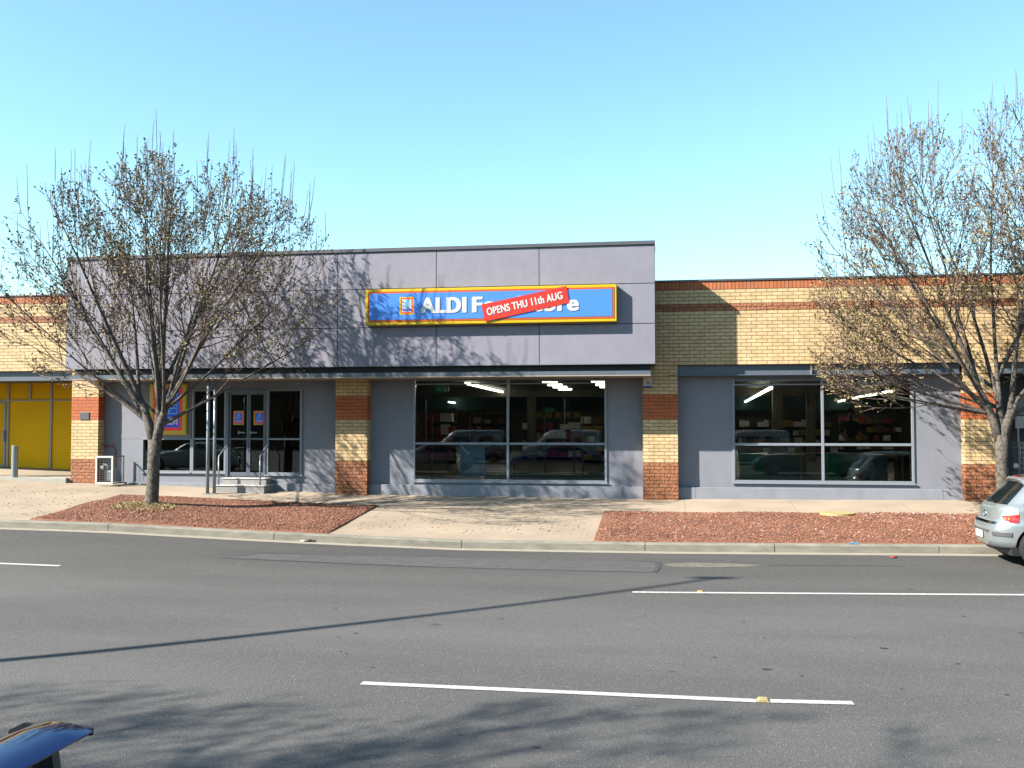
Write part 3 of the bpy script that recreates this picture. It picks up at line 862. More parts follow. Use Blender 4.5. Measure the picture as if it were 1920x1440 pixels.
# door stickers -> parts of the doors' building
def logo(mb, x0, x1, z0, z1, Y, small=False, deep='sign_deep_blue', ink='sign_white'):
    """square emblem: yellow, orange/red, blue, pale frame with a striped slanted A, white name below"""
    w = x1 - x0; h = z1 - z0; e = .004 if small else .01
    mb.box(x0, x1, Y - e, Y, z0, z1, 'sign_yellow')
    a = .085 * w
    mb.box(x0 + a, x1 - a, Y - 1.5 * e, Y - e * .99, z0 + a, z1 - a, 'sign_red')
    b = .17 * w
    mb.box(x0 + b, x1 - b, Y - 2 * e, Y - 1.49 * e, z0 + b, z1 - b, deep)
    fx0, fx1 = x0 + .215 * w, x1 - .215 * w; fz0, fz1 = z0 + b + .27 * h, z1 - b - .03 * h
    t = .022 * w; Yf = Y - 2.0 * e; Ye = Y - 2.5 * e
    for q in ((fx0, fx1, fz0, fz0 + t), (fx0, fx1, fz1 - t, fz1), (fx0, fx0 + t, fz0 + t, fz1 - t), (fx1 - t, fx1, fz0 + t, fz1 - t)):
        mb.box(q[0], q[1], Ye, Yf, q[2], q[3], 'sign_cyan')
    fw, fh = fx1 - fx0, fz1 - fz0
    P = lambda u, v: (fx0 + u * fw, fz0 + v * fh)
    mb.prism([P(.08, .0), P(.30, .0), P(.60, 1.0), P(.42, 1.0)], Ye - e * .2, Yf, 'sign_cyan')
    mb.prism([P(.46, .0), P(.60, .0), P(.78, 1.0), P(.62, 1.0)], Ye - e * .2, Yf, 'sign_cyan')
    for v in (.24, .38, .52):
        mb.prism([P(.60, v), P(.92, v), P(.92, v + .06), P(.62, v + .06)], Ye - e * .4, Yf, 'sign_cyan')
    put_text(mb, 'ALDI', fx0 + .0 * w, fx1, z0 + b + .055 * h, z0 + b + .205 * h, Yf, ink, offset=.012, thick=e * .8, spacing=1.08, bold=.045)
for (a, b) in ((437.5, 457), (475.5, 496)):
    lg = MB(); logo(lg, ex(a), ex(b), at(a, 796.5, W).z, at(a, 770.5, W).z, W - .001, True)
    o = lg.build('emblem_sticker', None, do)
# steps
stp = thing('entrance_steps', 'two pale concrete steps with white nosings below the glass doors', 'steps', (X(450, 23.2), 23.4, 0))
ya = W - .36; yb = W - .70
zl = at(450, 910, yb).z; zu = at(450, 896.5, ya).z
MB().box(X(402, yb), X(496, yb), yb, W - .11, -.1, zl - .02).build('lower_step', 'concrete_step', stp)
MB().box(X(402, yb) - .01, X(496, yb) + .01, yb - .02, W - .11, zl - .02, zl).build('nosing', 'white_paint', stp, bevel=.004)
MB().box(X(418, ya), X(500, ya), ya, W - .03, zl + .001, zu - .02).build('upper_step', 'concrete_step', stp)
MB().box(X(418, ya) - .01, X(500, ya) + .01, ya - .02, W - .03, zu - .02, zu).build('nosing', 'white_paint', stp, bevel=.004)
for (p, lab) in ((411, 'thin steel handrail at the left side of the entrance steps'), (488.5, 'thin steel handrail at the right side of the entrance steps')):
    x = X(p, yb + .1); y0 = yb + .1
    hr = thing('handrail', lab, 'handrail', (x, y0, zl), 'handrails beside the entrance steps')
    zt = at(p, 856, y0).z
    MB().tube([(x, y0, zl), (x, y0, zt)], .022, 8).build('post', 'galvanised', hr, smooth=True)
    MB().tube([(x, y0, zt - .01), (x, y0 + .03, zt + .02), (x, W - .16, zt + .26), (x, W - .03, zt + .27)], .020, 8).build('rail', 'galvanised', hr, smooth=True)
# posts holding the canopy
for (p, pb, lab) in ((390.3, 919, 'slim grey round post nearer the left tree under the canopy'), (402.8, 919, 'slim grey round post standing at the corner of the lower step')):
    yy = B + .26 if p < 395 else B + .31
    x = X(p, yy)
    t = thing('canopy_post', lab, 'post', (x, yy, verge_z(x, yy)), 'round posts under the canopy')
    MB().tube([(x, yy, verge_z(x, yy) - .05), (x, yy, CZ)], .041, 16).build('shaft', 'galvanised', t, smooth=True)
    MB().box(x - .08, x + .08, yy - .08, yy + .08, verge_z(x, yy) - .02, verge_z(x, yy) + .015).build('base_plate', 'galvanised', t)
# left shopfront in yellow film
SY = D + 2.1
yf = MB()
fx = lambda p: X(p, SY, 800)
zt_ = at(60, 715, SY).z; ztr = at(60, 750.5, SY).z; zbt = at(60, 881.5, SY).z
fr = MB()
fr.box(LX + .3, fx(134), SY - .03, SY + .03, zt_ - .03, zt_ + .10)
fr.box(LX + .3, fx(134), SY - .025, SY + .03, zbt - .05, zbt + .035)
fr.box(fx(14), fx(134), SY - .026, SY + .03, ztr - .025, ztr + .02); fr.box(fx(-80), fx(14), SY - .026, SY + .03, ztr - .025, ztr + .02)
for p, a, b in ((96, zbt, zt_), (56.5, ztr, zt_), (15.5, zbt, zt_), (-85, zbt, zt_), (-150, zbt, zt_), (-220, zbt, zt_)):
    fr.box(fx(p) - .035, fx(p) + .035, SY - .035, SY + .03, a + .036, b - .031)
ff = fr.build('shopfront_frame', 'cream_alu', bld, bevel=.003)
MB().box(LX + .3, fx(14) - 1.2, SY, SY + .012, zbt, zt_).box(fx(14) - 1.2, fx(134), SY, SY + .012, zbt, zt_).build('yellow_pane', 'yellow_film', ff)
dl = MB().box(fx(12.2) - .06, fx(12.2), SY - .05, SY - .036, zbt + .05, ztr - .06).box(fx(12) - 1.1, fx(12) - .06, SY - .05, SY - .036, ztr - .10, ztr - .045).box(fx(12) - 1.1, fx(12) - .06, SY - .05, SY - .036, zbt + .05, zbt + .15).build('door', 'cream_alu', ff)
MB().box(fx(7.5), fx(11.5), SY - .09, SY - .05, at(9, 827, SY).z, at(9, 807.5, SY).z).build('handle', 'cream_alu', dl, bevel=.004)
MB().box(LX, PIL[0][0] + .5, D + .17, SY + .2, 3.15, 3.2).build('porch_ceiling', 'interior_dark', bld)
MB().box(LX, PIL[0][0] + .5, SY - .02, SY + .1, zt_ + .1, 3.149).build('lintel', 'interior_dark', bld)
MB().box(PIL[0][0] + .004, PIL[0][0] + .3, W + .12, SY + .1, 0, 3.149).build('porch_return', 'yellow_brick', bld)
# concrete landing before the yellow shop
zl0 = at(90, 895, D).z
MB().box(LX + .4, PIL[0][0] - .002, D + .0, SY + .03, 0, zl0 - .01).build('threshold', 'concrete_pale', bld)
MB().box(X(45, D - .1), X(126, D - .1), D - .12, D - .001, 0, zl0 - .004).build('landing_step', 'concrete_pale', bld, bevel=.01)
crumple('litter', 'red_litter', 132, 899, lambda x, y: verge_z(x, y) + .02, .05, 'dark red scrap at the foot of the left brick pillar', 8)
# bay right of the last pillar
RY = D + 1.3
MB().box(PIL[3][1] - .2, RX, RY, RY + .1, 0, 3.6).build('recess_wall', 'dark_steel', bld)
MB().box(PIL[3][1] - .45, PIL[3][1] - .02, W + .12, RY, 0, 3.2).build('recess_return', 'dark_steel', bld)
wb = MB().box(X(1905, RY - .2), X(1990, RY - .2), RY - .04, RY - .002, at(1910, 778, RY).z, at(1910, 742, RY).z).build('shop_window_panel', 'counter_grey', bld)
o = MB().box(X(1904, RY - .5), X(2000, RY - .5), RY - .5, RY - .44, at(1910, 803, RY - .5).z, at(1910, 780, RY - .5).z).box(X(1990, RY - .5), X(1994, RY - .5), RY - .49, RY - .45, .05, at(1910, 803, RY - .5).z).box(X(1908, RY - .5), X(1911, RY - .5), RY - .49, RY - .45, .05, at(1910, 803, RY - .5).z).build('notice_board', 'white_paint')
tag(o, 'blank white board above the wire trolleys at the right edge', 'notice board')
cg = thing('shopping_trolley', 'wire shopping trolley half hidden behind the right tree trunk', 'shopping trolley', (X(1915, RY - .8), RY - .8, .05))
tx0, tx1 = X(1893, RY - .8), X(1893, RY - .8) + .75; ty0, ty1 = RY - 1.0, RY - .55; tz0, tz1 = .45, at(1905, 829, RY - .8).z
mb = MB()
for i in range(15):
    x = tx0 + (tx1 - tx0) * i / 14
    for y in (ty0, ty1): mb.tube([(x, y, tz0), (x, y, tz1)], .004, 4)
for i in range(9):
    z = tz0 + (tz1 - tz0) * i / 8
    mb.tube([(tx0, ty0, z), (tx1, ty0, z), (tx1, ty1, z), (tx0, ty1, z), (tx0, ty0, z)], .004, 4)
mb.build('basket', 'wire', cg)
MB().tube([(tx0 - .08, ty0, tz1 + .04), (tx0 - .08, ty1, tz1 + .04)], .016, 8).build('handle', 'banner_red', cg)
mb = MB()
for y in (ty0 + .03, ty1 - .03):
    mb.tube([(tx0, y, tz0), (tx0 + .05, y, .16), (tx1, y, .16)], .012, 6)
mb.build('frame', 'wire', cg)
for x in (tx0 + .08, tx1 - .05):
    for y in (ty0 + .04, ty1 - .04):
        MB().tube([(x, y - .015, .10), (x, y + .015, .10)], .05, 12).build('wheel', 'dark_plastic', cg)
MB().tube([(X(1904, ty0 - .03), ty0 - .012, at(1904, 873, ty0).z), (X(1904, ty0 - .03), ty0 - .004, at(1904, 873, ty0).z)], .055, 16).build('badge', 'product_white', cg)

# ------------------------------------------------------------------ things on the front
# long sign
sy = B - .20
sx0, sx1 = X(685.6, sy, 575), X(1156.3, sy, 570)
sz0, sz1 = (at(690, 610.2, sy).z + at(1156, 602.3, sy).z) / 2, (at(690, 543, sy).z + at(1156, 532.8, sy).z) / 2
sg = thing('shop_sign', 'long blue shop sign with yellow border on the grey front', 'sign', ((sx0 + sx1) / 2, B, sz0))
MB().box(sx0, sx1, sy, B - .002, sz0, sz1).build('case', 'sign_yellow', sg, bevel=.012)
MB().box(sx0 + .055, sx1 - .055, sy - .008, sy - .001, sz0 + .075, sz1 - .06).build('orange_border', 'sign_orange', sg)
MB().box(sx0 + .10, sx1 - .10, sy - .014, sy - .008, sz0 + .12, sz1 - .105).build('face', 'sign_blue', sg)
lg = MB(); logo(lg, X(749.7, sy, 570), X(776.3, sy, 570), at(763, 590, sy).z, at(763, 557, sy).z, sy - .0141, True, 'sign_white', 'sign_deep_blue')
lg.build('emblem', None, sg)
t = MB()
bz = at(800, 587.3, sy).z; tz = at(800, 558.9, sy).z
put_text(t, 'ALDI', X(789.5, sy, 570), X(873.5, sy, 570), bz, tz, sy - .0145, 'sign_white', offset=.016, thick=.008, spacing=1.12, bold=.05)
put_text(t, 'Foodstore', X(887, sy, 570), X(1084, sy, 570), bz, tz, sy - .0145, 'sign_white', offset=.012, thick=.008, spacing=1.10, bold=.042)
t.build('lettering', None, sg)
# banner stuck over it
by = sy - .034
c0, c1, c2, c3 = at(902.4, 571, by), at(1062.2, 536, by), at(1067, 567.7, by), at(908.4, 603, by)
bn = thing('banner', 'tilted red banner with white lettering stuck across the blue shop sign', 'banner', (c3.x, by, c3.z))
MB().prism([(c3.x, c3.z), (c2.x, c2.z), (c1.x, c1.z), (c0.x, c0.z)], by, by + .008).build('sheet', 'banner_red', bn)
t = MB()
d_ = (c2 - c3); ang = math.atan2(d_.z, d_.x)
u = d_.normalized(); w_ = (c0 - c3).normalized()
bl = c3 + u * .10 + (c0 - c3) * .30
L_ = d_.length - .22
put_text(t, 'OPENS THU 11th AUG', bl.x, bl.x + L_, bl.z, bl.z + (c0 - c3).length * .42, by - .0005, 'sign_white', offset=.010, ang=ang, thick=.004, spacing=1.06, bold=.03)
t.build('lettering', None, bn)
# square wall sign
qy = W - .085
qx0, qx1 = X(279.5, qy, 780), X(349.7, qy, 780); qz0, qz1 = at(320, 815.7, qy).z, at(320, 718.5, qy).z
q = thing('square_sign', 'square blue emblem sign with red and yellow borders behind the left tree', 'sign', ((qx0 + qx1) / 2, W, qz0))
MB().box(qx0, qx1, qy, W - .005, qz0, qz1).build('case', 'sign_yellow', q, bevel=.03)
lg = MB(); logo(lg, qx0 + .03, qx1 - .03, qz0 + .03, qz1 - .03, qy - .001)
lg.build('emblem', None, q)
# alarm box
ax0, ax1 = X(1206, D - .12, 715), X(1222, D - .12, 715)
al = thing('alarm_box', 'small white alarm box with blue base at the top of the third pillar', 'alarm box', (ax0, D, at(1210, 727, D).z))
MB().box(ax0, ax1, D - .12, D - .005, at(1210, 723.5, D - .12).z, at(1210, 706, D - .12).z).build('case', 'white_paint', al, bevel=.01)
MB().box(ax0 + .002, ax1 - .002, D - .118, D - .005, at(1210, 727, D - .12).z, at(1210, 723.6, D - .12).z).build('strobe', 'deep_blue', al)
MB().box(ax0 + .07, ax1 - .02, D - .124, D - .12, at(1210, 721, D - .12).z, at(1210, 715, D - .12).z).build('grille', 'meter_grey', al, bevel=.02)
# plaque
tag(MB().box(X(149.5, D - .02), X(166.5, D - .02), D - .02, D - .003, at(158, 787, D).z, at(158, 773, D).z).build('wall_plaque', 'coping_metal', bevel=.004), 'small plain grey plaque on the leftmost brick pillar', 'plaque')
# pipe
pp = thing('gas_pipe', 'thin copper coloured pipe with an elbow running down beside the left pillar', 'pipe', (X(194.5, D + .25), D + .25, 1.2))
py_ = D + .27
MB().tube([(X(195.5, py_, 720), py_, 2.92), (X(193, py_, 825), py_, at(193, 832, py_).z + .06), (X(194, py_, 830), py_, at(193, 836, py_).z), (X(212, py_, 836), py_, at(212, 836, py_).z), (X(216.5, py_, 838), py_, at(216, 842, py_).z), (X(216.5, py_, 870), py_, at(216, 876, py_).z)], .026, 8).build('pipe_run', 'copper_pipe', pp, smooth=True)
MB().box(X(189.5, py_), X(197, py_), py_ - .035, py_ + .06, at(193, 820.5, py_).z, at(193, 817.5, py_).z).build('bracket', 'galvanised', pp)
# meter cage
my = D - .38
mx0, mx1 = X(178.6, my, 880), X(211.5, my, 880); mz0, mz1 = at(195, 907.5, my).z, at(195, 855, my).z
mc = thing('meter_cage', 'white framed wire cage round a gas meter beside the left pillar', 'meter cage', ((mx0 + mx1) / 2, my + .2, mz0))
myb = W - .12
mb = MB()
for (ya_, yb_) in ((my, my + .03),):
    mb.box(mx0, mx0 + .045, ya_, yb_, mz0, mz1).box(mx1 - .045, mx1, ya_, yb_, mz0, mz1).box(mx0 + .045, mx1 - .045, ya_ + .001, yb_, mz0, mz0 + .045).box(mx0 + .045, mx1 - .045, ya_ + .001, yb_, mz1 - .045, mz1)
mb.build('front_frame', 'white_paint', mc)
mb = MB()
mb.box(mx1 - .03, mx1 - .002, my + .031, myb, mz1 - .03, mz1).box(mx1 - .03, mx1 - .002, my + .031, myb, mz0, mz0 + .03).box(mx1 - .03, mx1 - .002, myb - .03, myb, mz0 + .03, mz1 - .03)
for i in range(13):
    z = mz0 + (mz1 - mz0) * (i + .5) / 13
    mb.tube([(mx0 + .02, my + .02, z), (mx1 - .01, my + .02, z), (mx1 - .01, myb, z)], .003, 4)
for i in range(6):
    x = mx0 + (mx1 - mx0) * (i + .5) / 6
    mb.tube([(x, my + .022, mz0), (x, my + .022, mz1)], .003, 4)
for i in range(9):
    y = my + (myb - my) * (i + .5) / 9
    mb.tube([(mx1 - .012, y, mz0), (mx1 - .012, y, mz1)], .003, 4)
mb.build('mesh_sides', 'wire', mc)
MB().box(mx0 + .17, mx0 + .38, my + .12, my + .32, mz0 + .06, mz0 + .34).build('gas_meter', 'meter_grey', mc, bevel=.03)
MB().tube([(mx0 + .22, my + .2, mz0 + .34), (mx0 + .22, my + .2, mz0 + .46), (mx0 + .1, my + .2, mz0 + .5)], .02, 8).tube([(mx0 + .1, my + .14, mz0 + .42), (mx0 + .1, my + .18, mz0 + .42)], .05, 12).build('regulator', 'meter_grey', mc)
# bollard
b_ = cast(27.0, 899.5, verge_z)
bo = thing('bollard', 'round pale grey steel bollard before the yellow shopfront', 'bollard', b_)
bt_ = at(27, 835.5, b_.y).z
MB().tube([(b_.x, b_.y, b_.z - .05), (b_.x, b_.y, bt_ - .012), ], .082, 24).build('shaft', 'galvanised', bo, smooth=False, bevel=0)
MB().tube([(b_.x, b_.y, bt_ - .012), (b_.x, b_.y, bt_)], [.082, .072], 24).build('cap', 'galvanised', bo)

# ------------------------------------------------------------------ inside the shop
IC = 2.98; IFL = .42
MB().box(LX + .2, RX - .2, W + .2, 60, IFL - .1, IFL).build('interior_floor', 'interior_floor', bld)
MB().box(LX + .2, RX - .2, W + .21, 60, IC, IC + .05).build('interior_ceiling', 'interior_ceiling', bld)
MB().box(LX + .2, RX - .2, 59.8, 59.9, IFL, IC).build('interior_wall', 'interior_wall', bld)
for q_ in (PIL[0][1], 13.2): MB().box(q_, q_ + .1, W + .21, 59.8, IFL, IC).build('interior_side_wall', 'interior_wall', bld)
MB().box(-13, 13.1, 44, 44.1, 2.35, IC).build('interior_bulkhead', 'teal_wall', bld)
MB().box(-13, 13.1, 34, 34.1, 2.72, IC).build('interior_bulkhead', 'interior_wall', bld)
for p, yy in ((955 + 42, 36), (1609 + 0, 38), (1458, 31), (1520, 37)):
    x = X(p, yy)
    MB().box(x - .15, x + .15, yy - .15, yy + .15, IFL, IC).build('interior_column', 'interior_wall', bld)
def lightstrip(x0, y0, x1, y1, lab, zl=None):
    zl = zl or IC - .06
    a = Vector((x0, y0, zl)); b = Vector((x1, y1, zl)); d = (b - a).normalized(); s_ = Vector((-d.y, d.x, 0)) * .038 if abs(d.y) > .5 else Vector((-d.y, d.x, 0)) * .035
    r = thing('ceiling_light', lab, 'ceiling light', ((x0 + x1) / 2, (y0 + y1) / 2, IC), 'fluorescent lights on the shop ceiling')
    vs = [a - s_, a + s_, b + s_, b - s_]
    vs2 = [v + Vector((0, 0, .055)) for v in vs]
    MB().add(vs + vs2, [(0, 1, 2, 3), (7, 6, 5, 4), (0, 4, 5, 1), (1, 5, 6, 2), (2, 6, 7, 3), (3, 7, 4, 0)]).build('diffuser', 'tube_light', r)
    if zl < IC - .1:
        for q in (a, b): MB().box(q.x - .01, q.x + .01, q.y - .01, q.y + .01, zl + .056, IC).build('hanger', 'wire', r)
def czat(px, py, h=.97):
    v = ray(px, py); v = v * (h / v.z); return v
for (a, b, lab) in (((874, 720.5), (951, 738.5), 'long slanting tube light near the glass of the middle window'),
                    ((842, 755), (906, 764), 'long slanting tube light deeper inside the middle window'),
                    ((1383, 763), (1446, 729), 'long slanting tube light at the left of the right window'),
                    ((1534, 762.5), (1584, 751.5), 'short slanting tube light behind the mullion of the right window'),
                    ((1600, 748), (1672, 735), 'slanting tube light at the right of the right window')):
    h = .97 if a[0] == 874 else .78
    P, Q = czat(*a, h), czat(*b, h)
    if P.y > 57: P = P * (57 / P.y)
    if Q.y > 57: Q = Q * (57 / Q.y)
    lightstrip(P.x, P.y, Q.x, Q.y, lab, CAMZ + h)
rows = ['nearest', 'second nearest', 'middle', 'second farthest', 'farthest']
for i in range(5):
    P = czat(1017 + i * 10, 722.8 + i * 3.8); Q = czat(1045 + i * 9, 722.8 + i * 3.8)
    lightstrip(P.x, P.y, Q.x, Q.y, '%s of five stepped tube lights in the middle window' % rows[i])
rows = ['nearest', 'second', 'third']
for i in range(3):
    P = czat(1109 + i * 8, 722.2 + i * 4); Q = czat(1160 + i * 8, 722.2 + i * 4)
    lightstrip(P.x, P.y, Q.x, Q.y, '%s of three tube lights at the right edge of the middle window' % rows[i])
for i in range(3):
    P = czat(1640 + i * 6, 743 + i * 3); Q = czat(1690 - i * 3, 743 + i * 3)
    lightstrip(P.x, P.y, Q.x, Q.y, '%s of three level tube lights in the right window' % rows[i])
# exit signs
for (p, py0, Yp, s, lab) in ((828, 729, 28, .26, 'green exit sign hanging at the left of the middle window'), (1030, 769, 43, .3, 'small green exit sign deep inside the middle window')):
    c = at(p, py0, Yp)
    r = thing('exit_sign', lab, 'exit sign', (c.x, c.y, c.z))
    MB().box(c.x - s * .8, c.x + s * .8, Yp, Yp + .04, c.z - s * .4, c.z + s * .4).build('panel', 'exit_green', r)
    mb = MB()
    mb.prism([(c.x - s * .5, c.z), (c.x - s * .3, c.z + s * .2), (c.x - s * .3, c.z + s * .06), (c.x, c.z + s * .06), (c.x, c.z - s * .06), (c.x - s * .3, c.z - s * .06), (c.x - s * .3, c.z - s * .2)], Yp - .006, Yp - .001)
    mb.build('arrow', 'product_white', r)
    MB().box(c.x + s * .3, c.x + s * .55, Yp - .006, Yp - .001, c.z - s * .28, c.z + s * .28).build('door_symbol', 'product_white', r)
    MB().box(c.x - .01, c.x + .01, Yp + .01, Yp + .03, c.z + s * .4, IC).build('hanger', 'wire', r)
# shelving runs with goods
r_ = random.Random(7)
def shelf(x0, x1, y, h, cols, lab, levels=5, fill=.9):
    t = thing('shelf_unit', lab, 'shelf', ((x0 + x1) / 2, y, IFL), 'goods shelves inside the shop')
    mb = MB().box(x0, x1, y + .45, y + .5, IFL, IFL + h)
    for k in range(levels):
        z = IFL + .1 + k * (h - .15) / levels
        mb.box(x0, x1, y, y + .449, z, z + .03)
    mb.build('rack', 'interior_dark', t)
    g = MB()
    for k in range(levels):
        z = IFL + .1305 + k * (h - .15) / levels; x = x0 + .02; gap = (h - .15) / levels - .06
        while x < x1 - .15:
            w = r_.uniform(.12, .4)
            if r_.random() < fill:
                g.box(x, min(x + w, x1), y + .02, y + .4, z, z + gap * r_.uniform(.6, .98), r_.choice(cols))
            x += w + .015
    o = g.build('goods', None, t); o['kind'] = 'stuff'
CR_ = ['product_red', 'product_red', 'product_white', 'product_brown', 'product_yellow']
shelf(X(792, 33), X(850, 33), 33, 1.9, ['product_red', 'product_white', 'product_red'], 'tall shelf of red and white goods at the left of the middle window', 4)
shelf(X(870, 38), X(955, 38), 38, 1.7, CR_, 'shelf of mixed goods behind the left half of the middle window', 5)
shelf(X(975, 36), X(1085, 36), 36.5, 1.5, ['product_red', 'product_red', 'product_white'], 'low shelf of red packets behind the right half of the middle window', 4)
shelf(X(1088, 34), X(1150, 34), 34, 1.7, ['product_brown', 'product_green', 'product_white', 'product_yellow'], 'shelf of brown and green goods at the right of the middle window', 5)
shelf(X(1385, 42), X(1560, 42), 42, 1.6, ['product_brown', 'product_brown', 'product_yellow', 'product_white'], 'long dim shelf of goods behind the right window', 4, .8)
shelf(X(1575, 37), X(1690, 37), 37, 1.7, CR_, 'dim shelf of mixed goods behind the right half of the right window', 5, .85)
shelf(X(510, 36), X(600, 36), 36, 1.6, CR_, 'dim shelf of goods behind the glass right of the doors', 4)
shelf(X(300, 38), X(410, 38), 38, 1.6, ['product_brown', 'product_green', 'product_white'], 'dim shelf of goods behind the glass left of the doors', 4)
for (a, b, yy, zz, n_, lab) in ((800, 940, 39, 2.05, 9, 'row of yellow price cards above the left shelves of the middle window'), (985, 1090, 37, 2.0, 6, 'row of yellow price cards above the red packet shelf')):
    mb = MB(); t = thing('price_cards', lab, 'price cards', (X((a + b) / 2, yy), yy, zz))
    for i in range(n_):
        x = X(a + (b - a) * (i + .5) / n_, yy)
        mb.box(x - .12, x + .12, yy, yy + .01, zz, zz + .2)
    mb.build('cards', 'product_yellow', t); MB().box(X(a, yy), X(b, yy), yy + .011, yy + .02, zz + .2, zz + .215).build('rail', 'wire', t)
# barrier rails behind middle window
bt = thing('barrier_rail', 'tubular steel barrier with wire infill behind the right half of the middle window', 'barrier', (X(1040, 25.3), 25.3, IFL))
mb = MB(); yy = 25.3
for p, hgt in ((964, 836), (1021, 779), (1076, 836), (1093, 779)):
    x = X(p, yy); mb.tube([(x, yy, IFL), (x, yy, at(p, hgt, yy).z)], .02, 8)
for z in (IFL + .12, IFL + .82): mb.tube([(X(912, yy), yy, z), (X(1140, yy), yy, z)], .014, 6)
for i in range(7):
    z = IFL + .2 + i * .09; mb.tube([(X(912, yy), yy, z), (X(1140, yy), yy, z)], .004, 4)
mb.build('rails', 'light_alu', bt)
for p in (810.5, 880.5):
    x = X(p, 25.6); t = thing('queue_post', 'thin steel post inside the middle window, %s of the leaning sheet' % ('left' if p < 820 else 'just behind'), 'post', (x, 25.6, IFL))
    MB().tube([(x, 25.6, IFL), (x, 25.6, at(p, 778, 25.6).z)], .02, 8).build('shaft', 'light_alu', t); MB().tube([(x, 25.6, IFL), (x, 25.6, IFL + .02)], .15, 16).build('base', 'light_alu', t)
# crumpled plastic sheet leaning on the glass
sh = MB(); y0 = W + .25; nx_, nz_ = 16, 20
xa, xb = X(863.5, y0), X(908.5, y0); za, zb_ = at(880, 893, y0).z, at(880, 833, y0).z
rr = random.Random(2); ph = [(rr.uniform(2, 9), rr.uniform(2, 9), rr.uniform(0, 6)) for _ in range(7)]
vs = []
for s_ in (0, .02):
    for j in range(nz_ + 1):
        for i in range(nx_ + 1):
            u, v = i / nx_, j / nz_
            w_ = sum(math.sin(a * u * 2 + b * v * 2.2 + c) for a, b, c in ph) * .009
            vs.append((xa + (xb - xa) * u + .02 * (1 - v) * (u - .5), y0 + s_ + w_ + .25 * (1 - v) * 0, za + (zb_ - za) * v))
n1 = (nx_ + 1) * (nz_ + 1)
fs = []
for j in range(nz_):
    for i in range(nx_):
        k = j * (nx_ + 1) + i
        fs += [(k, k + 1, k + nx_ + 2, k + nx_ + 1), (n1 + k, n1 + k + nx_ + 1, n1 + k + nx_ + 2, n1 + k + 1)]
sh.add(vs, fs)
tag(sh.build('plastic_sheet', 'poster_blue', smooth=True), 'creased pale blue sheet standing behind the middle window', 'sheet')
MB_ = MB().box(X(908.5, 24.9), X(1140, 24.9), 24.9, 25.15, IFL, IFL + .10)
tag(MB_.build('low_bench', 'counter_grey'), 'low grey ledge along the floor behind the middle window', 'ledge')
# checkouts behind right window
for i, (a, b, mat, lab) in enumerate(((1388, 1428, 'counter_green', 'dark green checkout end panel at the left of the right window'),
                                      (1552, 1578, 'counter_green', 'bright green checkout end panel right of the mullion'),)):
    yy = 25.6
    t = thing('checkout', lab, 'checkout counter', (X(a, yy), yy, IFL), 'checkouts behind the right window')
    MB().box(X(a, yy), X(b, yy), yy, yy + .5, IFL, at(a, 851, yy).z).build('end_panel', mat, t)
    MB().box(X(b, yy) + .01, X(b, yy) + 1.1, yy + .1, yy + 1.8, IFL, at(a, 851, yy).z - .02).build('body', 'counter_grey', t)
tr = thing('timber_rail', 'thin timber rail running behind the lower right window', 'rail', (X(1540, 25.2), 25.2, IFL))
zr_ = at(1540, 849.5, 25.2).z
MB().box(X(1439, 25.2), X(1706, 25.2), 25.2, 25.24, zr_ - .02, zr_ + .02).build('rail', 'timber_rail', tr)
mb = MB()
for p in (1500, 1690): mb.box(X(p, 25.2), X(p, 25.2) + .04, 25.2, 25.24, IFL, zr_ - .0205)
mb.build('leg', 'timber_rail', tr)
pb = cast(1620, 880, lambda x, y: IFL)
bag = MB(); rr = random.Random(9); bm = bmesh.new(); bmesh.ops.create_icosphere(bm, subdivisions=3, radius=.3)
for v in bm.verts:
    v.co *= 1 + .25 * math.sin(v.co.x * 17 + 1) * math.sin(v.co.y * 13) + rr.uniform(-.06, .06); v.co.z *= .9
    v.co += Vector((X(1615, 25.0), 25.0, IFL + .22))
bag.add([v.co[:] for v in bm.verts], [tuple(v.index for v in f_.verts) for f_ in bm.faces]); bm.free()
tag(bag.build('plastic_bag', 'product_white'), 'crumpled white plastic bag on the floor behind the right window', 'bag')
dk = MB().box(X(1682, 25.3), X(1704, 25.3), 25.3, 25.7, IFL, at(1690, 852, 25.3).z)
dk2 = dk.build('carton', 'product_brown'); tag(dk2, 'tall brown carton at the right corner of the right window', 'carton')

# person inside
def skin_body(name, joints, edges, mat, parent, sub=2):
    me = bpy.data.meshes.new(name)
    o3 = root_of(parent).location
    me.from_pydata([(Vector(j[0]) - o3)[:] for j in joints], edges, [])
    o = bpy.data.objects.new(name, me); COL.objects.link(o); o.parent = parent
    sk = o.modifiers.new('skin', 'SKIN')
    for i, j in enumerate(joints):
        me.skin_vertices[0].data[i].radius = (j[1], j[1] if len(j) < 3 else j[2])
    me.skin_vertices[0].data[0].use_root = True
    ss = o.modifiers.new('sub', 'SUBSURF'); ss.levels = sub; ss.render_levels = sub
    dg = bpy.context.evaluated_depsgraph_get()
    bpy.context.view_layer.update()
    m2 = bpy.data.meshes.new_from_object(o.evaluated_get(bpy.context.evaluated_depsgraph_get()))
    o.modifiers.clear(); o.data = m2
    m2.materials.clear(); m2.materials.append(MATS[mat])
    m2.polygons.foreach_set('use_smooth', [True] * len(m2.polygons))
    return o
PY = 28.5; PX = X(1593, PY)
pe = thing('person', 'person in a dark navy top standing at a checkout inside the right window', 'person', (PX, PY, IFL))
def J(x, y, z): return (PX + x, PY + y, IFL + z)
hip = .92
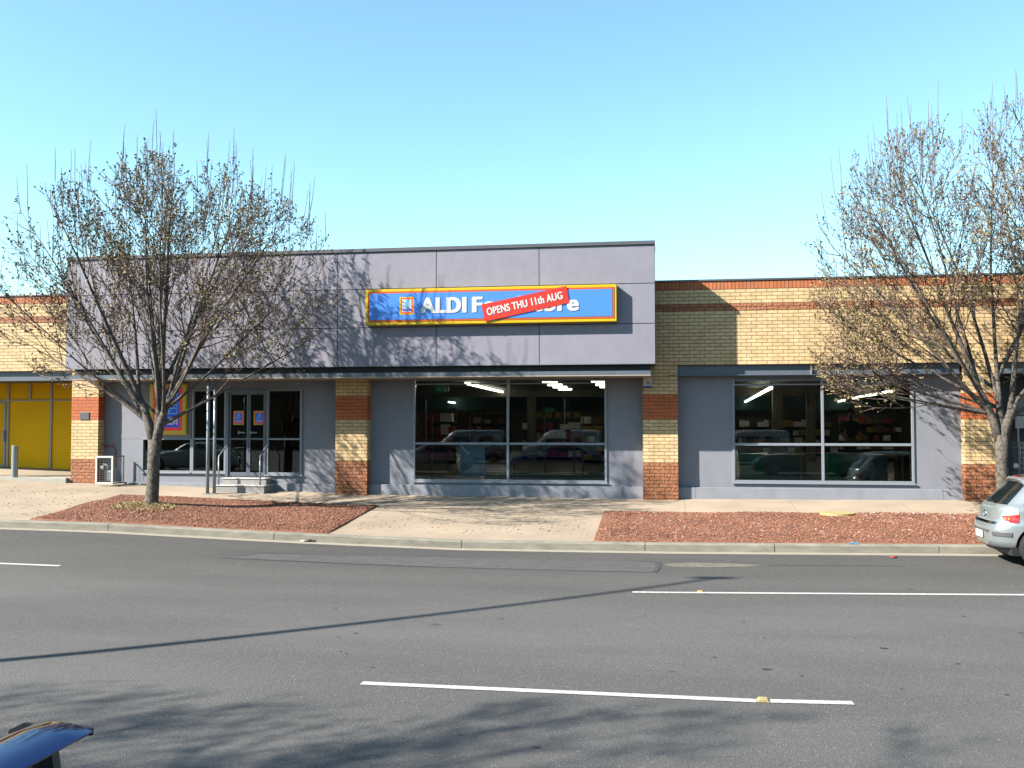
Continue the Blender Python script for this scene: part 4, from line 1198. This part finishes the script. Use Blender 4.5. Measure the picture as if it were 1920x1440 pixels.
joints = [(J(0, 0, hip), .15, .11), (J(0, 0, 1.12), .14, .11), (J(0, .02, 1.34), .17, .12), (J(0, .01, 1.46), .075), (J(.01, -.01, 1.55), .055), (J(.03, -.03, 1.64), .095), (J(.03, -.03, 1.72), .085),
          (J(-.19, 0, 1.40), .06), (J(-.22, .02, 1.12), .045), (J(-.08, -.10, .93), .035), (J(-.02, -.16, .90), .035, .02),
          (J(.19, 0, 1.40), .06), (J(.24, -.03, 1.14), .045), (J(.34, -.14, 1.0), .035), (J(.40, -.20, .99), .035, .02),
          (J(-.09, 0, .82), .09), (J(-.10, 0, .48), .065), (J(-.10, .02, .09), .045), (J(-.10, -.12, .03), .04),
          (J(.09, 0, .82), .09), (J(.10, 0, .48), .065), (J(.10, .02, .09), .045), (J(.10, -.12, .03), .04)]
edges = [(0, 1), (1, 2), (2, 3), (3, 4), (4, 5), (5, 6), (2, 7), (7, 8), (8, 9), (9, 10), (2, 11), (11, 12), (12, 13), (13, 14), (0, 15), (15, 16), (16, 17), (17, 18), (0, 19), (19, 20), (20, 21), (21, 22)]
skin_body('body', joints, edges, 'skin', pe)
tj = [(j[0], j[1] + .014, (j[2] if len(j) > 2 else j[1]) + .014) for j in joints[:3]]
top = [tj[0], tj[1], tj[2], (joints[3][0], .08, .08), (joints[7][0], .076, .076), (joints[8][0], .06, .06), (joints[11][0], .076, .076), (joints[12][0], .06, .06)]
skin_body('shirt', top, [(0, 1), (1, 2), (2, 3), (2, 4), (4, 5), (2, 6), (6, 7)], 'navy_cloth', pe)
tr_ = [(joints[0][0], .165, .125)] + [(joints[i][0], joints[i][1] + .015, joints[i][1] + .015) for i in (15, 16, 17, 19, 20, 21)]
skin_body('trousers', tr_, [(0, 1), (1, 2), (2, 3), (0, 4), (4, 5), (5, 6)], 'navy_cloth', pe)
mb = MB(); bm = bmesh.new(); bmesh.ops.create_icosphere(bm, subdivisions=3, radius=.118)
for v in bm.verts:
    v.co.z *= 1.05
    if v.co.y < -.05: v.co.z = max(v.co.z, .045)
    v.co += Vector(J(.03, .0, 1.70))
mb.add([v.co[:] for v in bm.verts], [tuple(v.index for v in f_.verts) for f_ in bm.faces]); bm.free()
mb.build('hair', 'hair', pe, smooth=True)

# ------------------------------------------------------------------ trees
def make_tree(loc, seed, trunk_h, trunk_r, limbs, R, Rz, zc, n2=9, n3=5, bud=1.0, shoots=60, lean=(0, 0), label='', cut=None, cx=0):
    r = random.Random(seed)
    root = thing('street_tree', label, 'tree', loc, 'leafless street trees in bud')
    T = MB(); C = MB()
    buds = []; tips = []
    def inside(p, k=1.0):
        q = p - Vector((loc[0] + cx, loc[1], loc[2] + zc))
        w_ = q.z / Rz
        return (q.x / R) ** 2 + (q.y / R) ** 2 + (w_ * w_ if w_ > 0 else w_ ** 4 * 1.1) < k
    def wander(p, d, L, n, up, jit):
        pts = [p.copy()]; d = d.normalized()
        for i in range(n):
            d = (d + Vector((r.gauss(0, jit), r.gauss(0, jit), r.gauss(0, jit) + up))).normalized()
            pts.append(pts[-1] + d * L / n)
        return pts
    def along(pts, t):
        f = t * (len(pts) - 1); i = min(int(f), len(pts) - 2)
        return pts[i].lerp(pts[i + 1], f - i), (pts[i + 1] - pts[i]).normalized()
    def side(d, spread):
        a = d.orthogonal().normalized(); b = d.cross(a); t = r.uniform(0, 6.283)
        return (d * math.cos(spread) + (a * math.cos(t) + b * math.sin(t)) * math.sin(spread)).normalized()
    def twig(p, d, L):
        pts = wander(p, d, L, 3, .09, .09)
        if not inside(pts[-1], 1.12):
            if r.random() < .5: return
            L *= .6; pts = wander(p, d, L, 3, .05, .10)
        C.tube(pts, [.0065, .0055, .0045, .003], 3, False, 'twig')
        if r.random() < .75:
            q, _ = along(pts, r.uniform(.3, .8)); buds.append((q, d))
        buds.append((pts[-1], d))
    def branch3(p, d, L, r0):
        pts = wander(p, d, L, 4, .06, .04)
        k = 0
        while not inside(pts[-1]) and k < 4:
            L *= .75; k += 1; pts = wander(p, d, L, 4, .06, .04)
        C.tube(pts, [r0, r0 * .85, r0 * .7, r0 * .5, r0 * .35], 4, False, 'twig')
        tips.append((pts[-1], (pts[-1] - pts[-2]).normalized()))
        m3 = max(1, int(n3 * L / .55 + r.random()))
        for k in range(m3):
            t = .15 + .85 * (k + r.random()) / m3
            q, dd = along(pts, min(1, t)); twig(q, side(dd, r.uniform(.35, .85)), r.uniform(.16, .42))
        twig(pts[-1], pts[-1] - pts[-2], .25)
    def branch2(p, d, L, r0):
        pts = wander(p, d, L, 6, .035, .045)
        while not inside(pts[-1]) and L > .6:
            L *= .8; pts = wander(p, d, L, 6, .035, .045)
        C.tube(pts, [r0 * (1 - .12 * i) for i in range(7)], 5, False, 'limb_bark')
        m = max(2, int(n2 * L / 1.7 + r.random()))
        for k in range(m):
            t = .28 + .72 * (k + r.random()) / m
            q, dd = along(pts, min(1, t)); branch3(q, side(dd, r.uniform(.35, .75)), r.uniform(.35, .9) * (1.15 - .4 * t), r0 * .42)
        branch3(pts[-1], pts[-1] - pts[-2], .5, r0 * .35)
    base = Vector(loc)
    top = base + Vector((lean[0], lean[1], trunk_h))
    tp = [base + Vector((0, 0, -.15)), base + Vector((0, 0, .0)), base + Vector((0, 0, .12)), base.lerp(top, .35) + Vector((.01, 0, 0)), base.lerp(top, .7), top]
    T.tube(tp, [trunk_r * 1.5, trunk_r * 1.28, trunk_r * 1.08, trunk_r * .97, trunk_r * .93, trunk_r * 1.02], 14)
    # the trunk forks first into three stout stems, the limbs leave those at different heights
    stems = []
    for (sx_, sy_, sl, sr) in ((-.42, .05, 1.05, .62), (.40, -.08, .75, .66), (.02, .22, 1.25, .52)):
        e = top + Vector((sx_, sy_, 1)).normalized() * sl
        sp3 = [top - Vector((0, 0, .25)), top.lerp(e, .3) + Vector((sx_ * .04, 0, 0)), top.lerp(e, .65), e]
        T.tube(sp3, [trunk_r * .8, trunk_r * (sr + .08), trunk_r * sr, trunk_r * sr * .62], 12)
        stems.append(sp3)
    cnt = [0, 0, 0]
    for (dx, dy, dz, L, lr) in limbs:
        d = Vector((dx, dy, dz)).normalized()
        si = 2 if (dy > .15 or abs(dx) < .13) else (0 if dx < 0 else 1)
        fr_ = (.25, .95, .6, .4, .8, .98)[cnt[si] % 6]; cnt[si] += 1
        if abs(dx) > .8: fr_ = .2
        sp0 = stems[si][1].lerp(stems[si][3], fr_)
        n = 9
        pts = wander(sp0 - d * .04, d, L, n, .012, .03)
        k = 0
        while not inside(pts[-1], .9) and k < 12:
            L *= .92; k += 1
            pts = wander(sp0 - d * .04, d, L, n, .012, .03)
        lr = min(lr, trunk_r * .52) * .92
        rs = [lr * (1 - .86 * (i / n) ** .75) for i in range(n + 1)]
        T.tube(pts, rs, 9, False)
        m = int(L * 2.3)
        for j in range(m):
            t = .24 + .76 * (j + r.random()) / m
            q, dd = along(pts, min(1, t))
            rr_ = np.interp(t * n, range(n + 1), rs)
            dd2 = side(dd, r.uniform(.35, .8)); dd2.z = dd2.z * .9 + .05
            branch2(q, dd2, r.uniform(1.1, 2.5) * (1.15 - .55 * t), max(.011, rr_ * .42))
        branch2(pts[-1], pts[-1] - pts[-2], 1.0, max(.010, rs[-1]))
    # water shoots, upright, off the upper twigs
    ups = [t for t in tips if t[0].z > base.z + zc - .05 * Rz and not inside(t[0], .52)]
    r.shuffle(ups)
    for (p, d) in ups[:shoots]:
        L = r.uniform(.4, 1.15)
        d2 = Vector((r.uniform(-.08, .08) + .15 * (p.x - loc[0] - cx) / R, r.uniform(-.08, .08), 1))
        pts = wander(p, d2, L, 4, .1, .03)
        C.tube(pts, [.008, .0075, .0065, .005, .003], 3, False, 'twig')
        for k in range(int(L / .045)):
            q, _ = along(pts, min(1, k * .045 / L)); s_ = .010
            a = r.uniform(0, 6.28); e = Vector((math.cos(a), math.sin(a), .4)) * s_ * 1.6
            C.add([q, q + e + Vector((0, 0, s_)), q + e - Vector((0, 0, s_ * .4))], [(0, 1, 2)], 'twig')
    # buds: opening leaf clusters, two to four little blades each
    for (q, d) in buds:
        if r.random() > bud: continue
        for _ in range(r.choice((2, 3, 3))):
            s_ = r.uniform(.019, .038)
            a = Vector((r.gauss(0, 1), r.gauss(0, 1), r.gauss(.4, .8))).normalized(); b = a.orthogonal().normalized() * s_ * .55
            c = q + a * s_ * .9
            C.add([q, c + b, q + a * s_ * 2.0, c - b], [(0, 1, 2, 3)], 'bud_leaf')
    tr = T.build('trunk', 'bark', root, smooth=True)
    cr = C.build('crown', None, root)
    return root
L1 = [(-.62, .10, .82, 5.6, .072), (-.32, -.25, 1.0, 6.0, .068), (-.12, .30, 1.0, 6.2, .072), (.05, -.12, 1.0, 6.4, .070), (.24, .15, 1.0, 6.2, .078), (.62, -.15, .85, 5.4, .076), (.30, -.55, .9, 5.0, .052), (-.45, -.45, .9, 4.8, .05),
      (-1.0, .05, .58, 4.6, .05), (1.0, .1, .52, 4.6, .055), (.2, .8, .75, 4.6, .05), (-.5, .7, .7, 4.2, .045), (.42, -.1, 1.0, 5.8, .05), (-.85, -.3, .8, 5.0, .045), (.9, .35, .8, 4.8, .045), (-.20, .1, 1.0, 6.0, .05), (.75, -.5, .6, 4.4, .04), (-1.0, .5, .5, 4.2, .04), (.12, -.35, 1.0, 6.0, .05), (.33, .3, 1.0, 6.0, .05), (-.05, .05, 1.0, 6.2, .045)]
make_tree((TREE1.x, TREE1.y, -.06), 64, 1.55, .140, L1, 3.65, 3.1, 4.45, lean=(.07, 0), label='bare spreading street tree in bud standing in the left gravel bed', shoots=150, cx=.42, n2=5.1, n3=3.7)
T2 = at(1879, 900, 21.0)
L2 = [(-.80, .0, .80, 5.8, .065), (-.42, -.15, 1.0, 6.4, .075), (-.15, .25, 1.0, 6.3, .055), (.15, -.1, 1.0, 6.2, .08), (.55, .2, .9, 5.6, .065), (-1.0, -.1, .36, 4.6, .048), (-.7, .6, .7, 4.6, .045), (-.6, -.6, .8, 4.8, .045), (.4, -.6, .8, 4.6, .045), (.9, .1, .6, 4.6, .05), (-.9, .3, .55, 4.8, .045), (-.28, .1, 1.0, 6.3, .05), (-.6, -.1, .95, 6.0, .045), (0, .0, 1.0, 6.4, .05), (-1.0, .3, .25, 3.8, .035), (-1.0, -.25, .16, 4.4, .042), (-.9, .1, .10, 4.0, .036)]
make_tree((T2.x, 21.0, -.15), 23, 1.75, .125, L2, 3.45, 3.45, 4.85, label='budding street tree at the right edge behind the silver car', shoots=100, bud=1.0, cx=-.05, n2=6.2, n3=4.0)
make_tree((T2.x + 3.2, 20.5, -.12), 31, 1.9, .14, L1[:14], 3.9, 3.5, 5.25, label='budding tree whose crown reaches in at the top right corner', shoots=90, n2=7, n3=4)

# trees on the near side of the road, they throw the shade in the foreground
NT = [((-11.9, -.7, -.6), 41, 3.7, 3.3, 'tall bare tree on the near side of the road throwing shade on the asphalt'),
      ((-16.4, -.7, -.6), 43, 3.6, 3.2, 'tall bare tree farther along the near side of the road'),
      ((-4.9, -1.0, -.6), 47, 3.2, 3.0, 'tall bare tree beside the viewpoint')]
for (l, sd, R_, Rz_, lab) in NT:
    make_tree(l, sd, 3.6, .16, L1[:12], R_, Rz_, 7.4, label=lab, shoots=10, n2=5.5, n3=3.6)

# ------------------------------------------------------------------ cars
def car_profile(kind):
    if kind == 'hatch':
        # z, rear x, front x, half width
        return [(.235, .16, 4.02, .78), (.29, .06, 4.14, .83), (.36, .015, 4.2, .865), (.46, .0, 4.23, .875), (.58, .0, 4.23, .88), (.66, .025, 4.19, .882), (.72, .075, 4.12, .878), (.80, .095, 3.95, .87), (.88, .12, 3.60, .862), (.94, .15, 3.22, .848), (1.0, .22, 3.02, .80), (1.1, .33, 2.82, .755), (1.2, .44, 2.62, .715), (1.3, .55, 2.38, .665), (1.37, .60, 2.15, .61), (1.42, .64, 1.95, .54), (1.45, .80, 1.75, .42), (1.462, 1.0, 1.5, .2)]
    if kind == 'sedan':
        return [(.17, .16, 4.5, .80), (.26, .04, 4.62, .84), (.4, -.04, 4.7, .875), (.55, -.04, 4.7, .885), (.66, .02, 4.62, .885), (.80, .05, 4.45, .875), (.90, .06, 4.05, .86), (.95, .08, 3.75, .845), (.975, .12, 3.6, .82), (.995, .30, 3.45, .79), (1.01, .75, 3.3, .765), (1.08, .95, 3.15, .73), (1.2, 1.15, 2.95, .69), (1.32, 1.4, 2.7, .65), (1.38, 1.6, 2.45, .59), (1.42, 1.8, 2.2, .45)]
    return [(.2, .1, 4.6, .85), (.4, .0, 4.75, .9), (.7, .0, 4.75, .92), (1.0, .02, 4.6, .92), (1.1, .03, 4.2, .91), (1.3, .06, 3.9, .88), (1.6, .1, 3.55, .84), (1.8, .14, 3.3, .80), (1.9, .2, 3.1, .72), (1.95, .4, 2.9, .55)]
def make_car(loc, kind, paint, label, heading=0, group='parked cars', detail=True):
    P = np.array(car_profile(kind), float)
    root = thing('parked_car', label, 'car', (0, 0, 0), group)
    n = 2 / 4.2
    def surf(u, z, off=0.0):
        xr = np.interp(z, P[:, 0], P[:, 1]); xf = np.interp(z, P[:, 0], P[:, 2]); b = np.interp(z, P[:, 0], P[:, 3])
        a = (xf - xr) / 2 + off; b = b + off; xc = (xf + xr) / 2
        ph = math.pi + u * math.pi
        c, s = math.cos(ph), math.sin(ph)
        return (xc + a * math.copysign(abs(c) ** n, c), b * math.copysign(abs(s) ** n, s), z)
    nu = 96
    zs = []
    for i in range(len(P) - 1):
        k = max(1, int((P[i + 1, 0] - P[i, 0]) / .025))
        zs += [P[i, 0] + (P[i + 1, 0] - P[i, 0]) * j / k for j in range(k)]
    zs.append(P[-1, 0])
    body = MB()
    vs = [surf(-1 + 2 * i / nu, z) for z in zs for i in range(nu)]
    fs = [(j * nu + i, j * nu + (i + 1) % nu, (j + 1) * nu + (i + 1) % nu, (j + 1) * nu + i) for j in range(len(zs) - 1) for i in range(nu)]
    fs += [tuple(range(nu)), tuple((len(zs) - 1) * nu + i for i in range(nu))[::-1]]
    body.add(vs, fs)
    bo = body.build('body', paint, root, smooth=True)
    # wheel wells
    Lc = P[:, 2].max()
    wx = (.72, Lc - .86)
    for x in wx:
        for s in (-1, 1):
            bw = P[:, 3].max()
            cm = bpy.data.meshes.new('w'); bm = bmesh.new()
            bmesh.ops.create_cone(bm, segments=32, radius1=.365, radius2=.365, depth=.5, cap_ends=True)
            bmesh.ops.rotate(bm, verts=bm.verts, matrix=Matrix.Rotation(rad(90), 3, 'X'))
            bmesh.ops.translate(bm, verts=bm.verts, vec=(x, s * (bw - .02), .31))
            bm.to_mesh(cm); bm.free()
            co = bpy.data.objects.new('w', cm); COL.objects.link(co)
            md = bo.modifiers.new('b', 'BOOLEAN'); md.object = co; md.operation = 'DIFFERENCE'; md.solver = 'EXACT'
            bpy.context.view_layer.update()
            m2 = bpy.data.meshes.new_from_object(bo.evaluated_get(bpy.context.evaluated_depsgraph_get()))
            bo.modifiers.clear(); bo.data = m2
            bpy.data.objects.remove(co)
    bo.data.materials.clear(); bo.data.materials.append(MATS[paint])
    def shade(me, ang=.6):
        me.polygons.foreach_set('use_smooth', [True] * len(me.polygons))
        for e in me.edges: pass
        try: me.set_sharp_from_angle(angle=ang)
        except Exception: pass
    shade(bo.data)
    def patch_(name, u0, u1, zlo, zhi, mat, parent, off=.006, nu_=20, nz_=8):
        """surface-hugging panel; zlo, zhi are functions of u"""
        mb = MB(); vs = []
        for k, o_ in enumerate((off, -.01)):
            for j in range(nz_ + 1):
                for i in range(nu_ + 1):
                    u = u0 + (u1 - u0) * i / nu_
                    a, b = zlo(u), zhi(u); b = max(b, a + .001)
                    vs.append(surf(u, a + (b - a) * j / nz_, o_))
        m_ = (nu_ + 1) * (nz_ + 1); fs = []
        for j in range(nz_):
            for i in range(nu_):
                q = j * (nu_ + 1) + i
                fs.append((q, q + 1, q + nu_ + 2, q + nu_ + 1)); fs.append((m_ + q, m_ + q + nu_ + 1, m_ + q + nu_ + 2, m_ + q + 1))
        ring = [i for i in range(nu_ + 1)] + [j * (nu_ + 1) + nu_ for j in range(1, nz_ + 1)] + [nz_ * (nu_ + 1) + i for i in range(nu_ - 1, -1, -1)] + [j * (nu_ + 1) for j in range(nz_ - 1, 0, -1)]
        for a, b in zip(ring, ring[1:] + ring[:1]): fs.append((a, b, m_ + b, m_ + a))
        mb.add(vs, fs)
        o = mb.build(name, mat, parent, smooth=True); shade(o.data, .7)
        return o
    c_ = lambda v: (lambda u: v)
    if kind == 'hatch':
        rw = patch_('rear_window', -.155, .155, lambda u: .985 - .0 * u, lambda u: 1.345 - 2.2 * u * u, 'car_glass', root)
        patch_('rear_spoiler', -.17, .17, lambda u: 1.375 - 1.8 * u * u, lambda u: 1.415 - 1.2 * u * u, paint, root, off=.05)
        patch_('high_brake_light', -.03, .03, c_(1.405), c_(1.432), 'lamp_red', root, off=.035)
        for s in (-1, 1):
            def U(a, b): return (s * a, s * b) if s > 0 else (s * b, s * a)
            u0, u1 = U(.145, .262)
            tl = patch_('tail_light', u0, u1, lambda u: .70 + .10 * max(0, (.185 - abs(u)) / .04), lambda u: .80 + .03 * (abs(u) - .145) / .117, 'lamp_red', root, off=.012)
            patch_('tail_light_clear', u0, u1, lambda u: .803 + .03 * (abs(u) - .145) / .117, lambda u: .80 + .125 * min(1, (abs(u) - .14) / .05), 'lamp_clear', tl, off=.012)
            a0, a1 = U(.172, .182); patch_('indicator', a0, a1, c_(.745), c_(.78), 'lamp_amber', tl, off=.018)
            a0, a1 = U(.196, .208); patch_('indicator', a0, a1, c_(.745), c_(.78), 'lamp_amber', tl, off=.018)
            for (a, b, lo, hi) in ((.285, .40, .99, 1.30), (.41, .52, .98, 1.34), (.53, .66, .97, 1.33)):
                a0, a1 = U(a, b); patch_('side_window', a0, a1, c_(lo), (lambda u, h=hi, b_=b: h - (.45 * max(0, (abs(u) - .58) / .1) if b_ > .6 else 0) - (.9 * max(0, (.31 - abs(u)) / .1) if b_ < .45 else 0)), 'car_glass', root)
            a0, a1 = U(.105, .245); patch_('bumper_strip', a0, a1, c_(.475), c_(.535), 'trim_grey', root, off=.02)
            a0, a1 = U(.80, .90); patch_('headlight', a0, a1, c_(.62), c_(.76), 'lamp_clear', root, off=.01)
            a0, a1 = U(.60, .62); 
            MB().box(2.75, 2.95, s * .86 if s > 0 else -1.03, 1.03 if s > 0 else -.86, .93, 1.05).build('wing_mirror', paint, root, bevel=.03)
        patch_('windscreen', .80, 1.0, c_(.99), c_(1.36), 'car_glass', root); patch_('windscreen', -1.0, -.80, c_(.99), c_(1.36), 'car_glass', root)
        patch_('trunk_trim', -.115, .115, c_(.665), c_(.70), 'chrome', root, off=.018)
        patch_('plate_recess', -.068, .068, c_(.515), c_(.55), 'trim_grey', root, off=.006)
        pl = MB().box(-.022, -.012, -.185, .185, .405, .52).build('number_plate', 'sign_white', root)
        mb = MB()
        for i, ch in enumerate((.12, .05, -.04, -.11)):
            for z in (.437, .472): mb.box(-.0235, -.0221, ch - .016, ch + .016, z, z + .022)
        mb.build('lettering', 'sign_deep_blue', pl)
        mb = MB(); ring = []
        for i in range(25):
            t = 2 * math.pi * i / 24; ring.append((.085 + .003, .052 * math.cos(t), .80 + .052 * math.sin(t)))
        ring = [(surf(0, .80, .012)[0], a[1], a[2]) for a in ring]
        xx = ring[0][0]
        mb.tube(ring, .007, 6).box(xx - .006, xx + .006, -.05, .05, .793, .807).build('badge', 'chrome', root)
        # wiper
        MB().tube([surf(.02, .99, .03), surf(-.06, 1.03, .025), surf(-.12, 1.05, .02)], .008, 6).build('rear_wiper', 'dark_plastic', root)
        patch_('sill_skirt', -1, 1, c_(.237), c_(.285), 'trim_grey', root, off=.004, nu_=90, nz_=2)
    else:
        for s in (-1, 1):
            def U(a, b): return (s * a, s * b) if s > 0 else (s * b, s * a)
            a0, a1 = U(.12, .245); patch_('tail_light', a0, a1, c_(.72), c_(.86), 'lamp_red', root, off=.008)
            zt = 1.60 if kind == 'van' else 1.34; zb2 = 1.12 if kind == 'van' else 1.075
            for (a, b) in ((.36, .49), (.50, .64)):
                a0, a1 = U(a, b); patch_('side_window', a0, a1, c_(zb2), c_(zt - .02), 'car_glass', root)
            a0, a1 = U(.82, .91); patch_('headlight', a0, a1, c_(.64), c_(.78), 'lamp_clear', root, off=.008)
        zt = 1.62 if kind == 'van' else 1.37; zb2 = 1.15 if kind == 'van' else 1.08
        patch_('windscreen', .80, 1.0, c_(zb2), c_(zt), 'car_glass', root); patch_('windscreen', -1.0, -.80, c_(zb2), c_(zt), 'car_glass', root)
        patch_('rear_window', -.16, .16, c_(zb2), c_(zt - .01), 'car_glass', root)
        patch_('lower_trim', -1, 1, c_(.172), c_(.25), 'trim_grey', root, off=.004, nu_=90, nz_=2)
        if kind == 'sedan':
            sec = [(-.01, 1.118), (.04, 1.138), (.10, 1.148), (.19, 1.152), (.26, 1.144), (.33, 1.118), (.31, 1.10), (.15, 1.098), (.0, 1.105)]
            mb = MB(); ys_ = [-.74, -.73, -.6, -.3, 0, .3, .6, .73, .74]
            vs = []
            for y in ys_:
                q = .9 if abs(y) > .735 else 1
                vs += [(.13 + (x - .13) * q + .05 * (abs(y) / .74) ** 3 * 0, y, 1.125 + (z - 1.125) * q) for (x, z) in sec]
            k = len(sec)
            mb.add(vs, [(i * k + j, i * k + (j + 1) % k, (i + 1) * k + (j + 1) % k, (i + 1) * k + j) for i in range(len(ys_) - 1) for j in range(k)] + [tuple(range(k)), tuple((len(ys_) - 1) * k + j for j in range(k))])
            sp_ = mb.build('spoiler', paint, root, smooth=True); shade(sp_.data, .5)
            for y in (-.747, .747):
                MB().prism([(.27, 1.05), (.42, 1.03), (.40, 1.10), (.33, 1.135), (.0, 1.125), (.0, 1.095), (.24, 1.09)], y - .008, y + .008).build('end_cap', 'dark_plastic', sp_)
            for y in (-.62, .62):
                MB().prism([(.08, .975), (.30, .975), (.26, 1.10), (.10, 1.10)], y - .025, y + .025).build('strut', 'dark_plastic', sp_)
    # wheels
    for x in wx:
        for s in (-1, 1):
            y0 = s * (P[:, 3].max() - .03)
            t = MB().tube([(x, y0, .31), (x, y0 - s * .02, .31), (x, y0 - s * .19, .31), (x, y0 - s * .21, .31)], [.285, .31, .31, .285], 32)
            w = t.build('wheel', 'tyre', root)
            MB().tube([(x, y0 + s * .006, .31), (x, y0 - s * .05, .31)], [.19, .205], 24).build('rim', 'rim', w)
    MB().box(.3, Lc - .3, -.7, .7, .16, .30).build('underbody', 'dark_plastic', root)
    root.location = loc; root.rotation_euler = (0, 0, heading)
    return root
cx0 = X(1836, 16.9, 980)
sc_ = make_car((X(1836, 17.7, 980) + .02, 17.72, road_z(cx0 + 1, 17.9)), 'hatch', 'car_silver', 'silver hatchback parked at the far kerb, its rear at the right edge')
sc_.scale = (.95, .93, .99); sc_.location.z += .02
dk = Vector((0, 0, 0))
v = ray(172, 1360); v = v * ((-.58 + 1.14 - CAMZ) / v.z)
make_car((v.x + .0, v.y - .74, -.58), 'sedan', 'car_dark', 'glossy dark car at the bottom left corner, only its boot in view', heading=math.pi)
make_car((-9.0, 2.6, -.58), 'hatch', 'car_silver', 'silver hatchback on the near side, mirrored in the middle window', heading=math.pi)
make_car((-21.0, 1.6, -.58), 'sedan', 'car_white', 'white car on the near side, mirrored in the glass behind the left tree', heading=math.pi)
make_car((8.5, 1.6, -.58), 'sedan', 'car_charcoal', 'dark sedan on the near side, mirrored in the right window', heading=math.pi)
make_car((-9.3, -9.5, -.6), 'van', 'car_white', 'white van in the car park, mirrored left of the creased sheet', heading=math.pi)
make_car((-3.6, -9.0, -.6), 'van', 'car_white', 'white van in the car park, mirrored right of the creased sheet', heading=math.pi)
make_car((7.0, -10.0, -.6), 'van', 'car_white', 'white van in the car park, mirrored in the right window', heading=math.pi)

# ------------------------------------------------------------------ street lamp outside the left edge
H = 12.0
kx, ky = 1.80 / 1.42, 1.0 / 1.42
Ls = cast(1345, 1084); sa = cast(0, 1238.5)
hx = Ls.x - kx * H; hy = Ls.y - ky * H
hA = (sa.x - hx) / kx
py2 = sa.y - ky * hA
lp = thing('street_lamp', 'tall street lamp left of the view that throws its thin shadow over the road', 'street lamp', (hx, py2, -.58))
MB().tube([(hx, py2, -.6), (hx, py2, -.58 + hA * .5), (hx, py2, -.58 + hA)], [.12, .10, .085], 14).build('pole', 'galvanised', lp, smooth=True)
pts = []
for i in range(13):
    t = i / 12
    pts.append((hx, py2 + (hy - py2) * t ** 1.35, -.58 + hA + (H - hA) * t))
MB().tube(pts, [.085 - .035 * i / 12 for i in range(13)], 10).build('arm', 'galvanised', lp, smooth=True)
zl_ = H - .58
MB().box(hx - .34, hx + .30, hy - .06, hy + .12, zl_ - .05, zl_ + .04).build('lamp_head', 'meter_grey', lp, bevel=.04)

# unseen low building added beyond the car park to darken the window reflections
fbld = thing('backdrop_building', 'long low dark brick building added across the car park to darken the window reflections', 'building', (0, -36, -.6))
MB().box(-60, 60, -46, -36, -.6, 5.6).build('wall', 'far_brick', fbld)
MB().box(-61, 61, -47, -35.2, 5.6, 6.1).build('roof', 'far_roof', fbld)
